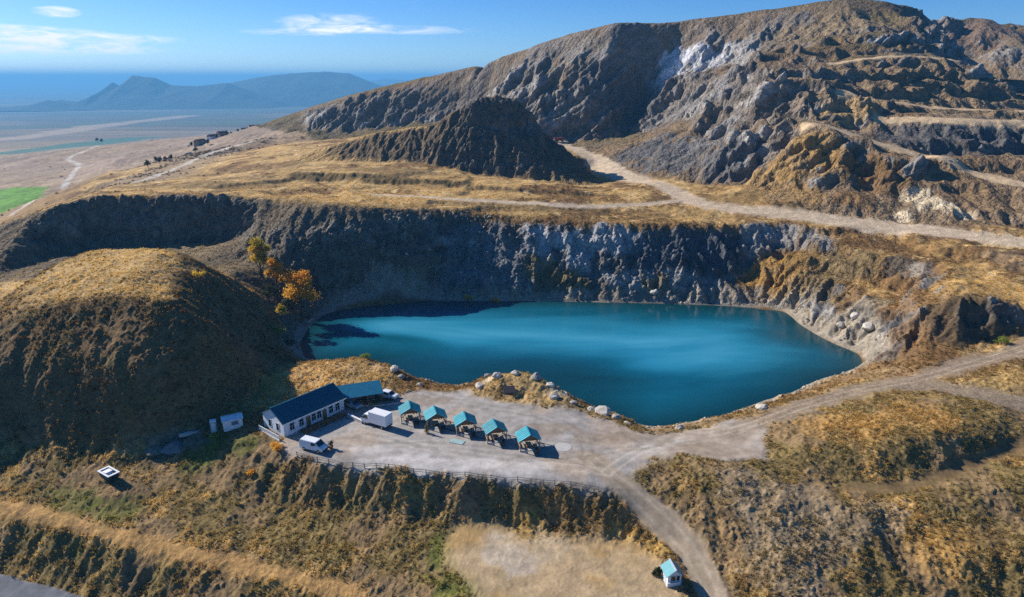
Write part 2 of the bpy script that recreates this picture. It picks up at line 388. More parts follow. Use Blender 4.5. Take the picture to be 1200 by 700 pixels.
def make_height():
    build_lines()
    pts, zs = [], []
    for line, dense in LINES:
        if dense and len(line) > 1:
            for a, b in zip(line[:-1], line[1:]):
                d = math.hypot(b[0] - a[0], b[1] - a[1])
                n = max(1, int(d / max(2.0, 0.012 * (a[1] + b[1]) * .5)))
                for k in range(n):
                    t = k / n
                    pts.append((a[0] + (b[0] - a[0]) * t, a[1] + (b[1] - a[1]) * t)); zs.append(a[2] + (b[2] - a[2]) * t)
            pts.append(line[-1][:2]); zs.append(line[-1][2])
        else:
            for p in line:
                pts.append(tuple(p[:2])); zs.append(p[2])
    # drop points that fall on top of one another
    seen, P, Z = {}, [], []
    for p, z in zip(pts, zs):
        k = (round(p[0] / .8), round(p[1] / .8))
        if k in seen:
            continue
        seen[k] = 1; P.append(Vector(p)); Z.append(z)
    r = delaunay_2d_cdt(P, [], [], 0, 1e-5)
    vo, faces, ov = r[0], r[2], r[3]
    vz = [Z[o[0]] if len(o) else 0.0 for o in ov]
    vx = np.array([v[0] for v in vo]); vy = np.array([v[1] for v in vo]); vz = np.array(vz)
    G = np.full((NY, NX), np.nan, np.float32)
    for f in faces:
        i0, i1, i2 = f[:3]
        x0, y0, x1, y1, x2, y2 = vx[i0], vy[i0], vx[i1], vy[i1], vx[i2], vy[i2]
        ax = max(0, int(math.ceil((min(x0, x1, x2) - GX0) / GS))); bx = min(NX - 1, int(math.floor((max(x0, x1, x2) - GX0) / GS)))
        ay = max(0, int(math.ceil((min(y0, y1, y2) - GY0) / GS))); by = min(NY - 1, int(math.floor((max(y0, y1, y2) - GY0) / GS)))
        if ax > bx or ay > by:
            continue
        det = (y1 - y2) * (x0 - x2) + (x2 - x1) * (y0 - y2)
        if abs(det) < 1e-9:
            continue
        X = (GX0 + np.arange(ax, bx + 1) * GS)[None, :]; Y = (GY0 + np.arange(ay, by + 1) * GS)[:, None]
        a = ((y1 - y2) * (X - x2) + (x2 - x1) * (Y - y2)) / det
        b = ((y2 - y0) * (X - x2) + (x0 - x2) * (Y - y2)) / det
        c = 1 - a - b
        m = (a >= -1e-6) & (b >= -1e-6) & (c >= -1e-6)
        sub = G[ay:by + 1, ax:bx + 1]
        sub[m] = (a * vz[i0] + b * vz[i1] + c * vz[i2])[m]
    G[np.isnan(G)] = -20
    return G
def blur(G, s):
    r = int(math.ceil(s * 3)); k = np.exp(-.5 * (np.arange(-r, r + 1) / s) ** 2); k /= k.sum()
    P = np.pad(G, ((r, r), (0, 0)), 'edge'); o = sum(k[i] * P[i:i + G.shape[0]] for i in range(2 * r + 1))
    P = np.pad(o, ((0, 0), (r, r)), 'edge'); return sum(k[i] * P[:, i:i + G.shape[1]] for i in range(2 * r + 1)).astype(np.float32)
GS, GX0, GY0 = 1.0, -900.0, 30.0
NX, NY = 1801, 1571
H0 = make_height()
Hb = blur(H0, 1.3); Hw = blur(H0, 5.0)
_yy = (GY0 + np.arange(NY) * GS)[:, None]
H0 = Hb + (Hw - Hb) * sstep(380, 600, _yy) * .8
def samp(G, x, y):
    u = np.clip((np.asarray(x, np.float64) - GX0) / GS, 0, NX - 1.001); v = np.clip((np.asarray(y, np.float64) - GY0) / GS, 0, NY - 1.001)
    i = u.astype(np.int32); j = v.astype(np.int32); a = (u - i).astype(np.float32); b = (v - j).astype(np.float32)
    return (G[j, i] * (1 - a) + G[j, i + 1] * a) * (1 - b) + (G[j + 1, i] * (1 - a) + G[j + 1, i + 1] * a) * b
def hz(x, y):
    return float(samp(H0, np.array([x]), np.array([y]))[0])
def pick(px, py, far=1500.0):
    """where the line of sight through a picture point first meets the ground"""
    d = ray(px, py)
    t = np.arange(50.0, far, .4) / d[1]
    x, y, z = d[0] * t, d[1] * t, CAM_Z + d[2] * t
    h = samp(H0, x, y)
    k = np.nonzero(z <= h)[0]
    i = int(k[0]) if len(k) else len(t) - 1
    return (float(x[i]), float(y[i]), float(h[i]))

def seg_dist(x, y, pts):
    """distance to a polyline, and parameter along it 0..1"""
    best = np.full(x.shape, 1e9, np.float32); par = np.zeros(x.shape, np.float32)
    n = len(pts) - 1
    for i in range(n):
        ax, ay = float(pts[i][0]), float(pts[i][1]); bx, by = float(pts[i + 1][0]), float(pts[i + 1][1])
        dx, dy = bx - ax, by - ay
        t = np.clip(((x - ax) * dx + (y - ay) * dy) / (dx * dx + dy * dy + 1e-9), 0, 1)
        d = np.hypot(x - ax - t * dx, y - ay - t * dy)
        m = d < best
        best[m] = d[m]; par[m] = ((i + t) / n)[m]
    return best, par
def poly_sd(x, y, pts):
    """signed distance to a polygon, negative inside"""
    d, _ = seg_dist(x, y, list(pts) + [pts[0]])
    ins = np.zeros(x.shape, bool); n = len(pts)
    for i in range(n):
        ax, ay = pts[i][:2]; bx, by = pts[(i + 1) % n][:2]
        c = ((ay > y) != (by > y)) & (x < (bx - ax) * (y - ay) / ((by - ay) if by != ay else 1e-9) + ax)
        ins ^= c
    return np.where(ins, -d, d)
def smooth_line(pts, n=8):
    out = []
    P = [pts[0]] + list(pts) + [pts[-1]]
    for i in range(1, len(P) - 2):
        p0, p1, p2, p3 = [np.array(P[i + k][:2], float) for k in (-1, 0, 1, 2)]
        for k in range(n):
            t = k / n
            out.append(tuple(.5 * ((2 * p1) + (p2 - p0) * t + (2 * p0 - 5 * p1 + 4 * p2 - p3) * t * t + (3 * p1 - p0 - 3 * p2 + p3) * t ** 3)))
    out.append(tuple(P[-1][:2]))
    return out
def pickline(*px):
    return smooth_line([pick(*p) for p in px])

# ---------------------------------------------------------------- roads and zones, in plan
CAR_PARK = [at_z(*p, 0) for p in [(322, 522), (345, 532), (390, 541), (470, 550), (560, 557), (650, 564), (712, 570), (745, 556), (765, 540), (800, 536), (850, 545), (895, 540), (900, 512), (882, 497), (858, 490), (805, 503), (770, 507),
                                  (742, 502), (712, 490), (668, 480), (612, 475), (556, 465), (548, 458), (515, 458), (478, 458), (455, 470), (400, 480), (345, 500)]]
PAD = [at_z(*p, -6) for p in [(545, 628), (600, 622), (680, 628), (752, 640), (790, 665), (800, 705), (690, 740), (560, 740), (545, 690), (530, 655)]]
TRACK = smooth_line([at_z(*p) for p in [(690, 535, 0), (712, 552, 0), (735, 572, -.9), (765, 598, -2.4), (790, 625, -4.2), (812, 655, -5.7), (832, 695, -6.8), (845, 740, -7.2)]])
HAUL = smooth_line([at_z(*p) for p in [(860, 505, .3), (905, 490, .7), (950, 474, 1.3), (1020, 455, 2.2), (1090, 440, 3.0), (1140, 426, 4.0), (1200, 408, 5.4), (1270, 385, 7)]])
HAUL2 = smooth_line([at_z(*p) for p in [(1040, 452, 2.4), (1090, 454, 2.8), (1140, 462, 3.3), (1200, 472, 3.8), (1280, 485, 4.2)]])
TRAIL = smooth_line([at_z(*p) for p in [(1000, 574, -.7), (1050, 572, -.6), (1100, 562, -.3), (1150, 543, .3), (1190, 525, 1), (1240, 503, 1.6)]])
BENCH = smooth_line([at_y(*p) for p in [(655, 166, 427), (668, 176, 400), (690, 187, 355), (730, 203, 315), (775, 220, 285), (800, 232, 264)]] + [at_z(*p) for p in [(830, 241, 17.4), (900, 249, 16.7), (1000, 261, 15.7), (1100, 273, 15), (1200, 287, 14.6), (1290, 300, 14.5)]])
BENCH2 = smooth_line([at_y(*p) for p in [(440, 226, 247), (520, 232, 246), (600, 237, 245), (680, 241, 244), (760, 240, 250), (800, 236, 258)]])
SPUR = smooth_line([at_z(*p) for p in [(948, 147, 43.6), (990, 155, 41.3), (1040, 170, 37.2), (1090, 186, 33.1), (1150, 206, 28.4), (1210, 222, 25.2), (1280, 240, 22)]])
TERR1 = smooth_line([at_z(*p) for p in [(1030, 138, 46), (1080, 139, 46), (1130, 140, 46), (1200, 142, 45.5), (1280, 143, 45)]])
TERR2 = smooth_line([at_y(*p) for p in [(985, 108, 312), (1045, 119, 314), (1090, 127, 314), (1150, 129, 315), (1210, 131, 317), (1290, 133, 317)]])
TERR3 = smooth_line([at_y(*p) for p in [(975, 76, 349), (1000, 71, 353), (1040, 66, 355), (1100, 68, 358), (1130, 73, 360)]])
MEADOW_TRACK = smooth_line([at_z(*p) for p in [(-60, 581, -4.8), (0, 591, -5.1), (100, 616, -5.8), (250, 654, -6.6), (420, 696, -7.5)]])
ROAD = smooth_line([at_z(*p) for p in [(-120, 670, -11.2), (0, 699, -11.3), (80, 722, -11.6), (200, 768, -12.1), (400, 840, -12.6)]])
VALLEY_ROAD = smooth_line([at_z(*p) for p in [(20, 275, -28), (50, 256, -28), (70, 246, -28), (76, 238, -29), (80, 226, -30), (90, 213, -33), (95, 205, -35), (84, 200, -36), (86, 196, -37), (112, 188, -40), (122, 180, -43), (120, 172, -46)]])
VILLAGE_ROAD = smooth_line([pick(*p) for p in [(160, 214), (185, 205), (212, 195), (238, 185), (262, 175), (300, 165)]])
GREEN_FIELD = [at_z(*p, -28) for p in [(-80, 225), (0, 222), (20, 222), (56, 226), (50, 244), (28, 253), (0, 262), (-60, 275), (-160, 280)]]
DOME = [at_z(*p) for p in [(-160, 525, -1.5), (-60, 521, -1.5), (0, 516, -1.5), (60, 521, -1.5), (150, 519, -1.5), (195, 511, -1.2), (240, 494, -.5), (285, 469, .5), (310, 445, 1), (325, 425, 1), (334, 402, -.2), (310, 386, 4)]] + [(-60, 166, 8), (-72, 174, 14), (-95, 172, 16), (-125, 162, 14), (-160, 150, 12)]
MOUND = [at_y(*p) for p in [(340, 188, 330), (345, 189, 321), (420, 190, 315), (500, 192, 313), (560, 206, 307), (620, 212, 303), (682, 219, 299), (718, 214, 312), (692, 199, 345), (662, 180, 362)]] + [(10, 360, 30), (-60, 352, 30), (-105, 345, 30)]
CLIFF = [at_z(*p) for p in [(320, 400, -2), (345, 402, -4.9), (372, 371, -4.9), (420, 356, -4.9), (560, 351, -4.9), (700, 353, -4.9), (850, 357, -4.9), (925, 364, -4.9), (1000, 352, 3.5), (1085, 300, 13), (1040, 274, 13.6), (980, 268, 14.5),
                            (920, 261, 15), (800, 260, 15.8), (700, 260, 16), (600, 255, 16.5), (560, 248, 18), (480, 243, 20.8), (400, 238, 23.5), (330, 231, 24), (290, 234, 23.5), (260, 227, 25), (100, 230, 25), (60, 241, 23), (0, 262, 17), (-160, 328, 8)]] + [(-175, 170, 8), (-110, 190, 9), (-72, 185, 8), (-60, 172, 2)]
FOOT = [at_y(*p) for p in [(300, 160, 640), (380, 170, 530), (450, 162, 490), (510, 152, 460), (560, 152, 440), (600, 160, 430), (650, 164, 428), (668, 173, 410), (700, 188, 345), (730, 197, 325), (770, 207, 305), (820, 217, 288), (860, 217, 280), (900, 236, 252), (960, 245, 236), (1040, 256, 224), (1130, 265, 215), (1200, 273, 211), (1300, 284, 208)]]


# quarry benches: level steps with steep risers cut into the right flank, low scarps on the plateau
def bench_cut():
    global H0
    x = (GX0 + np.arange(NX) * GS)[None, :] + np.zeros((NY, 1)); y = (GY0 + np.arange(NY) * GS)[:, None] + np.zeros((1, NX))
    a, b_ = 760, 1321; r0, r1 = 95, 420          # x -140..420, y 125..450
    xs, ys, h = x[r0:r1, a:b_].astype(np.float32), y[r0:r1, a:b_].astype(np.float32), H0[r0:r1, a:b_]
    wrp = fbm(xs, ys, .03, 3, 141) * 3.2 + fbm(xs, ys, .11, 2, 143) * 1.0
    road_d = np.full(xs.shape, 99, np.float32)
    for ln in (HAUL, BENCH, BENCH2, SPUR, TERR1, TERR2, TERR3):
        road_d = np.minimum(road_d, seg_dist(xs, ys, ln)[0])
    keep = sstep(4, 9, road_d)
    right = sstep(70, 95, xs + (ys - 250) * -.1) * sstep(232, 246, ys) * (1 - sstep(370, 430, ys))
    low = sstep(46, 62, xs) * sstep(136, 148, ys) * (1 - sstep(216, 228, ys)) * sstep(2, 9, poly_sd(xs, ys, SHORE))
    plat = sstep(-125, -100, xs) * (1 - sstep(40, 70, xs)) * sstep(226, 234, ys) * (1 - sstep(296, 312, ys))
    for wgt, st, sh in ((right * .62, 6.5, 5.0), (right * .35, 2.6, 3.0), (plat * .75, 1.9, 4.0), (low * .7, 4.2, 4.5), (low * .4, 1.7, 3.0)):
        q = (h + wrp * (st / 5.0)) / st
        fr = q - np.floor(q)
        t = np.clip((fr - .5) * sh + .5, 0, 1); t = t * t * (3 - 2 * t)
        h = h + ((np.floor(q) + t - q) * st) * wgt * keep
    H0[r0:r1, a:b_] = h
bench_cut()
H0 = blur(H0, .7)
GRY, GRX = np.gradient(blur(H0, 2.0), GS)
print('height field', round(time.time() - T0, 1))
# ---------------------------------------------------------------- terrain mesh (finer where it is near or steep)
NA, NR = 1100, 1000
A0, A1 = math.radians(-50), math.radians(50)
ang = np.linspace(A0, A1, NA)
rs = np.exp(np.linspace(math.log(48.0), math.log(1500.0), 2600))
XX = np.sin(ang)[:, None] * rs[None]; YY = np.cos(ang)[:, None] * rs[None]
HH = samp(H0, XX, YY)
dr = np.diff(rs)[None]; dz = np.abs(np.diff(HH, axis=1))
w = np.sqrt((.30 * dr) ** 2 + dz ** 2) / rs[None, 1:]
w = w * (1 - .7 * sstep(500, 900, rs[None, 1:]))
k = np.exp(-.5 * (np.arange(-24, 25) / 8.0) ** 2); k /= k.sum()
Pw = np.pad(w, ((24, 24), (0, 0)), 'edge'); w = sum(k[i] * Pw[i:i + NA] for i in range(49))
k = np.exp(-.5 * (np.arange(-12, 13) / 4.0) ** 2); k /= k.sum()
Pw = np.pad(w, ((0, 0), (12, 12)), 'edge'); w = sum(k[i] * Pw[:, i:i + w.shape[1]] for i in range(25))
cdf = np.concatenate([np.zeros((NA, 1)), np.cumsum(w, 1)], 1); cdf /= cdf[:, -1:]
RR = np.empty((NA, NR)); tt = np.linspace(0, 1, NR)
for i in range(NA):
    RR[i] = np.interp(tt, cdf[i], rs)
VX = (np.sin(ang)[:, None] * RR).astype(np.float32); VY = (np.cos(ang)[:, None] * RR).astype(np.float32)
VZ = samp(H0, VX, VY).astype(np.float32)
GXv, GYv = samp(GRX, VX, VY), samp(GRY, VX, VY)
GXv = GXv.astype(np.float32); GYv = GYv.astype(np.float32)
SL = np.sqrt(GXv ** 2 + GYv ** 2)          # tangent of the slope
DI = np.sqrt(VX ** 2 + VY ** 2)

# ---------------------------------------------------------------- zones of the ground, in plan
def zplain(r):
    return np.interp(r, [0, 300, 1000, 1500, 3000, 5000, 8000, 15000, 60000], [-20, -25, -46, -70, -130, -185, -240, -262, -270]).astype(np.float32)
VZ = VZ + (zplain(DI) - VZ) * sstep(1000, 1400, DI)

def road_mask(line, w, soft, wob=.5, seed=1):
    lx = [p[0] for p in line]; ly = [p[1] for p in line]; g = w + soft + wob
    m = (VX > min(lx) - g) & (VX < max(lx) + g) & (VY > min(ly) - g) & (VY < max(ly) + g)
    out = np.zeros(VX.shape, np.float32)
    x, y = VX[m], VY[m]
    d, _ = seg_dist(x, y, line)
    out[m] = 1 - sstep(w - soft, w + soft, d + NM[m] * wob)
    return out
def poly_m(pts, pad=8.0):
    """signed distance near a polygon, +pad elsewhere"""
    lx = [p[0] for p in pts]; ly = [p[1] for p in pts]
    m = (VX > min(lx) - pad) & (VX < max(lx) + pad) & (VY > min(ly) - pad) & (VY < max(ly) + pad)
    out = np.full(VX.shape, pad, np.float32)
    out[m] = poly_sd(VX[m], VY[m], pts)
    return out
print('zones a', round(time.time() - T0, 1))
NB = fbm(VX, VY, .06, 4, 3)          # broad patches
NM = fbm(VX, VY, .33, 4, 5)          # clumps
sd_park = poly_m(CAR_PARK)
sd_pad = poly_m(PAD)
sd_shore = poly_m(SHORE)
sd_dome = poly_m(DOME)
sd_mound = poly_m(MOUND)
sd_cliff = poly_m(CLIFF)
sd_foot = poly_sd(VX, VY, FOOT + [(700, 300, 0), (900, 800, 0), (200, 1200, 0), (-330, 900, 0)])
sd_green = poly_m(GREEN_FIELD)
m_park = 1 - sstep(-1.2, .8, sd_park + NM * 1.5)
m_pad = 1 - sstep(-2.5, 1.5, sd_pad + NB * 4)
m_track = road_mask(TRACK, 2.1, .5, .3)
m_haul = np.maximum(road_mask(HAUL, 3.1, 1.6, 1.8), road_mask(HAUL2, 2.8, 1.0, 1.0))
m_trail = road_mask(TRAIL, 1.3, .5, .5)
m_bench = np.maximum.reduce([road_mask(BENCH, 5.2, 1.8, 2.0), road_mask(BENCH2, 2.2, 1.0, 1.0)])
m_spur = np.maximum.reduce([road_mask(SPUR, 3.4, 1.0, 1.2), road_mask(TERR1, 2.8, 1.0, 1), road_mask(TERR2, 2.6, 1.0, 1), road_mask(TERR3, 2.2, 1, 1)])
m_meadow = road_mask(MEADOW_TRACK, 1.5, .9, .9)
m_road = road_mask(ROAD, 3.2, .15, .1)
m_valley = np.maximum(road_mask(VALLEY_ROAD, 2.6, 1.0, .5), road_mask(VILLAGE_ROAD, 2.4, 1.2, 1.6))
m_flat = np.maximum.reduce([m_park, m_pad * .8, m_track, m_haul * .9, m_bench * .8, m_spur * .8, m_road, m_meadow * .6, m_trail * .7])
m_dome = 1 - sstep(-2, 2, sd_dome)
m_mound = 1 - sstep(-2, 2, sd_mound)
m_cliff = 1 - sstep(-1, 2, sd_cliff)
m_mount = 1 - sstep(-4, 4, sd_foot)
print('zones b', round(time.time() - T0, 1))

# ---------------------------------------------------------------- relief added to the survey
land = sstep(-.5, 1.5, sd_shore)                 # keep the shore line where it is
rough = (1 - m_flat) * land
near = 1 - sstep(330, 480, DI)
far = 1 - near
slope_w = np.clip((SL - .12) / .9, 0, 1.0)
gxn = GXv / (SL + 1e-4); gyn = GYv / (SL + 1e-4)
z_add = np.zeros_like(VZ)
soft_zone = np.clip(m_dome * .9, 0, 1)           # grassy slopes gully less than bare rock
SKYL = [at_y(*p) for p in [(300, 152, 720), (360, 126, 660), (425, 106, 620), (500, 89, 575), (600, 59, 525), (690, 31, 485), (728, 23, 476), (800, 22, 478), (880, 12, 470), (960, 1, 458), (1040, 0, 452)]]
d_sky = np.full(VX.shape, 99, np.float32); _m = VY > 380; d_sky[_m] = seg_dist(VX[_m], VY[_m], SKYL)[0]
crest = sstep(4, 38, d_sky) * .8 + .2
rough = rough * crest
lowz = sstep(45, 60, VX) * sstep(138, 150, VY) * (1 - sstep(222, 232, VY))
gamp = slope_w * rough * (1 - .6 * soft_zone) * (1 + .7 * m_mound) * (1 + 1.1 * lowz)
# big gullies on the mountain, medium ones nearer
gx, gy = gxn, gyn
for f, amp, zone, sdn in ((1 / 34.0, 4.4, m_mount * (.25 + .75 * far), 21), (1 / 13.0, 2.4, .28 + .72 * m_mount, 22), (1 / 5.2, 1.0, .7 + .3 * m_mount, 23), (1 / 2.2, .30, near, 24)):
    g, hx, hy = gully(VX, VY, gx, gy, f, sdn)
    z_add += g * amp * gamp * zone
    gx = gx + hx * .55; gy = gy + hy * .55
    nn = np.sqrt(gx * gx + gy * gy) + 1e-4; gx, gy = gx / np.maximum(nn, 1), gy / np.maximum(nn, 1)
print('gullies', round(time.time() - T0, 1))
z_add += rough * (fbm(VX, VY, .11, 3, 31) * (.55 + .5 * m_mount) + fbm(VX, VY, .45, 3, 33) * .26 * (1 + .8 * slope_w))
z_add += rough * m_mount * far * fbm(VX, VY, .035, 4, 35) * 4.0
z_add += m_flat * fbm(VX, VY, .25, 3, 37) * .05
# tussocks: knee-high lumps of grass on unused ground
tus = np.clip(fbm(VX, VY, 1.5, 2, 41, .6) + .05, 0, 1)
z_add += rough * (1 - sstep(150, 230, DI)) * tus * (.30 + .25 * slope_w) * (1 - .6 * m_cliff)
VZ = VZ + z_add * sstep(-1.5, .5, sd_shore)
nl = np.sqrt(1 + SL * SL); nx, ny, nz = -GXv / nl, -GYv / nl, 1 / nl
# bare rock: on steep faces, with ribs and ledges pushed out along the face
rk = sstep(.62, 1.05, SL + NM * .28 + NB * .2 + .22 * m_mount * far + .12 * sstep(45, 60, VX) * sstep(140, 150, VY) * (1 - sstep(225, 232, VY))) * rough
rock_ok = np.maximum.reduce([m_cliff, m_mount, m_mound, sstep(30, 50, VX) * sstep(140, 152, VY), sstep(5, 1, sd_shore) * .6, sstep(205, 225, VY)])
rk = rk * rock_ok
rk = rk * (1 - .93 * sstep(0, 3, -sd_dome) * (1 - sstep(45, 75, -VX) * sstep(150, 165, VY)))
sc = 1 + .9 * far
wz = VZ * .45 + (VX * .35) * m_mount * .6
rib = fbm(VX / sc, VY / sc, .16, 4, 51, .55, wz / sc, True)
blk = fbm(VX / sc, VY / sc, .55, 3, 53, .55, VZ * .8 / sc, True)
led = vnoise(VX * .04, VY * .04, (VZ + fbm(VX, VY, .08, 2, 57) * 2.5) * .42 / sc, 55)
dip = vnoise(VX * .05, VY * .05, (VZ * .75 - VX * .55) * .30, 58) + .6 * vnoise(VX * .1, VY * .1, (VZ * .75 - VX * .55) * .75, 59)
def worley(x, y, z, seed):
    """nearest-cell value and edge distance of broken blocks"""
    fx, fy, fz = np.floor(x), np.floor(y), np.floor(z)
    ix, iy, iz = fx.astype(np.int32), fy.astype(np.int32), fz.astype(np.int32)
    d1 = np.full(x.shape, 9, np.float32); d2 = d1.copy(); val = np.zeros(x.shape, np.float32)
    for i in (-1, 0, 1):
        for j in (-1, 0, 1):
            for k_ in (-1, 0, 1):
                h = _hash(ix + i, iy + j, iz + k_, seed)
                a = (h & np.uint32(1023)).astype(np.float32) / 1023; b_ = ((h >> np.uint32(10)) & np.uint32(1023)).astype(np.float32) / 1023; c_ = ((h >> np.uint32(20)) & np.uint32(1023)).astype(np.float32) / 1023
                d = (x - fx - i - a) ** 2 + (y - fy - j - b_) ** 2 + (z - fz - k_ - c_) ** 2
                m = d < d1
                d2 = np.where(m, d1, np.minimum(d2, d)); val = np.where(m, a * .6 + b_ * .4, val); d1 = np.minimum(d1, d)
    return val, np.sqrt(d2) - np.sqrt(d1)
BLK = np.zeros_like(VZ); TON = np.zeros_like(VZ)
_m = rk > .04
for f_, amp, s_ in ((.30, .85, 201), (.75, .38, 203)):
    ff = f_ / sc[_m]
    jx = vnoise(VX[_m] * .3, VY[_m] * .3, VZ[_m] * .3, 205) * .5
    v_, e_ = worley(VX[_m] * ff * 1.2 + jx, VY[_m] * ff + jx, (VZ[_m] * .7 - VX[_m] * .3 * m_mount[_m]) * ff - jx, s_)
    BLK[_m] += ((v_ - .5) * 1.6 - (1 - sstep(0, .16, e_)) * .5) * amp * sc[_m]
    TON[_m] += (v_ - .5) * (.8 if f_ < .5 else .6)
disp = rk * BLK * (.8 - .35 * m_mount) + rk * ((rib - .25) * 1.0 * sc + (blk - .2) * .35 * sc + led * .5 * sc + dip * m_mount * 2.0)
VX = VX + nx * disp; VY = VY + ny * disp; VZ = VZ + nz * disp
print('relief', round(time.time() - T0, 1))

# ---------------------------------------------------------------- ground colours (what the stuff is, not how it is lit)
def lin(r, g, b):
    f = lambda c: (c / 255 / 12.92) if c <= 10 else ((c / 255 + .055) / 1.055) ** 2.4
    return np.array((f(r), f(g), f(b)), np.float32)
GOLD = lin(184, 150, 95); STRAW = lin(206, 176, 124); BROWN = lin(116, 88, 54); OLIVE = lin(92, 82, 48); DARKB = lin(84, 66, 44)
ORANGE = lin(156, 124, 76); GREEN = lin(104, 122, 46); ROCKD = lin(100, 98, 96); ROCKM = lin(130, 126, 122); ROCKL = lin(182, 178, 172); ROCKB = lin(144, 124, 100)
GRAVEL = lin(162, 156, 150); DUST = lin(188, 168, 142); WHITE = lin(214, 214, 216)
C = np.empty(VX.shape + (3,), np.float32)
def mixc(m, col):
    global C
    m = np.clip(m, 0, 1)[..., None]
    C = C * (1 - m) + col * m
C[:] = GOLD
mixc(sstep(-.2, .35, NB + NM * .4), BROWN * 1.1)
mixc(sstep(.15, .6, NM - NB * .3), STRAW)
mixc(sstep(.12, .5, SL) * .75, BROWN)                       # slopes carry less straw
fore = (1 - sstep(112, 135, VY)) * (1 - m_dome)
mixc(fore * .8, lin(112, 98, 60))
mixc(fore * sstep(.0, .5, NM + NB * .5) * .75, GOLD * .92)
mixc(fore * sstep(.25, .6, fbm(VX, VY, .09, 3, 61)) * .6, lin(132, 104, 68))
# hill: straw on the top, dark heathy grass on the slope
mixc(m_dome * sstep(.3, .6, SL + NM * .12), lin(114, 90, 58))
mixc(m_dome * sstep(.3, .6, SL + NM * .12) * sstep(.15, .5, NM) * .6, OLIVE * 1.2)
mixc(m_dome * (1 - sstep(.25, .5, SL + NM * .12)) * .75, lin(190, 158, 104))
bare = sstep(.02, .3, fbm(VX, VY, .13, 4, 177)) * (1 - sstep(150, 185, DI)) * (1 - m_flat)
mixc(bare * (.55 + .2 * fore) * (1 - .6 * m_dome), lin(134, 110, 80))
# mountain: grey brown, greener near the crest on the left
mixc(m_mount * .85, ROCKB * .82)
mixc(m_mount * far * sstep(0, .5, NB) * .6, ROCKM * .9)
mixc(m_mount * sstep(-.1, .35, fbm(VX, VY, .02, 3, 63)) * .45, BROWN)
mixc(m_mount * far * (1 - sstep(.25, .55, SL)) * .75, OLIVE * 1.2)
# rock
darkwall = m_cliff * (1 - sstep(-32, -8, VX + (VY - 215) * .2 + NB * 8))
strat = vnoise(VX * .02, VY * .02, (VZ + fbm(VX, VY, .05, 3, 67) * 5) * .28, 65)
mixc(rk * .92, ROCKD)
mixc(rk * sstep(.0, .5, strat + NM * .3) * .6, ROCKM)
mixc(rk * sstep(.30, .7, strat - NM * .3 + rib * .3) * .5, ROCKL * .8)
mixc(rk * m_mount * .42, ROCKB)
mixc(rk * m_mount * sstep(.1, .6, dip) * .6, ROCKL * .9)
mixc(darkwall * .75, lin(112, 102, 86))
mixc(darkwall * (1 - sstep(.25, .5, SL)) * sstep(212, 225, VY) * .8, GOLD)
C = C * (1 + rk * TON * .75)[..., None]
mixc(m_mound * .7, lin(104, 92, 74)); mixc(m_mound * (1 - sstep(.3, .5, SL)) * .8, GOLD)
def dab(px, py, r, col, s=1.0, sx=1.0, n=.6):
    """a patch of other stuff round a place, r metres, ragged edge"""
    p = pick(px, py)
    R = r * 1.9
    ii = np.nonzero(np.abs(ang - math.atan2(p[0], p[1])) < R * sx / max(40.0, math.hypot(p[0], p[1]) - R) * 1.2)[0]
    if not len(ii):
        return
    a, b = ii[0], ii[-1] + 1
    x, y, z = VX[a:b], VY[a:b], VZ[a:b]
    m = (np.abs(y - p[1]) < R) & (np.abs(x - p[0]) < R * sx)
    d = np.sqrt(((x[m] - p[0]) / sx) ** 2 + (y[m] - p[1]) ** 2 + (z[m] - p[2]) ** 2)
    k = ((1 - sstep(.55, 1.0, d / r + NM[a:b][m] * n + NB[a:b][m] * n * .5)) * s)[:, None]
    cc = C[a:b]; cc[m] = cc[m] * (1 - k) + col * k
# pale rock scar on the great face
dab(790, 80, 17, WHITE, .9, 1.1); dab(830, 72, 14, WHITE * .8, .7, 1.5); dab(775, 95, 12, WHITE * .85, .8); dab(868, 62, 12, ROCKL, .6, 1.5)
dab(800, 130, 26, ROCKM, .7); dab(840, 105, 24, ROCKM, .7); dab(700, 105, 22, ROCKD * .9, .6); dab(660, 90, 18, ROCKB, .4); dab(735, 120, 30, ROCKD, .7)
dab(800, 182, 22, ROCKD * 1.05, .9, 1.5); dab(750, 178, 16, ROCKD, .9, 1.4); dab(850, 185, 16, ROCKD * 1.1, .85); dab(830, 165, 14, ROCKM, .5, 1.4)
bench_scarp = sstep(.22, .4, SL) * sstep(235, 245, VY) * (1 - sstep(290, 305, VY)) * (1 - m_mount) * (1 - m_mound) * (1 - m_cliff)
platz = sstep(228, 240, VY) * (1 - sstep(300, 330, VY)) * (1 - m_mount) * (1 - m_cliff)
mixc(platz * sstep(.0, .4, fbm(VX * .5, VY * 1.4, .05, 4, 69)) * .7, lin(120, 98, 64))
mixc(bench_scarp * .75, lin(100, 86, 54))
for px, py, r in ((400, 138, 16), (440, 132, 18), (480, 125, 18), (520, 120, 16), (555, 118, 12)):
    dab(px, py, r, lin(98, 92, 86), .6)
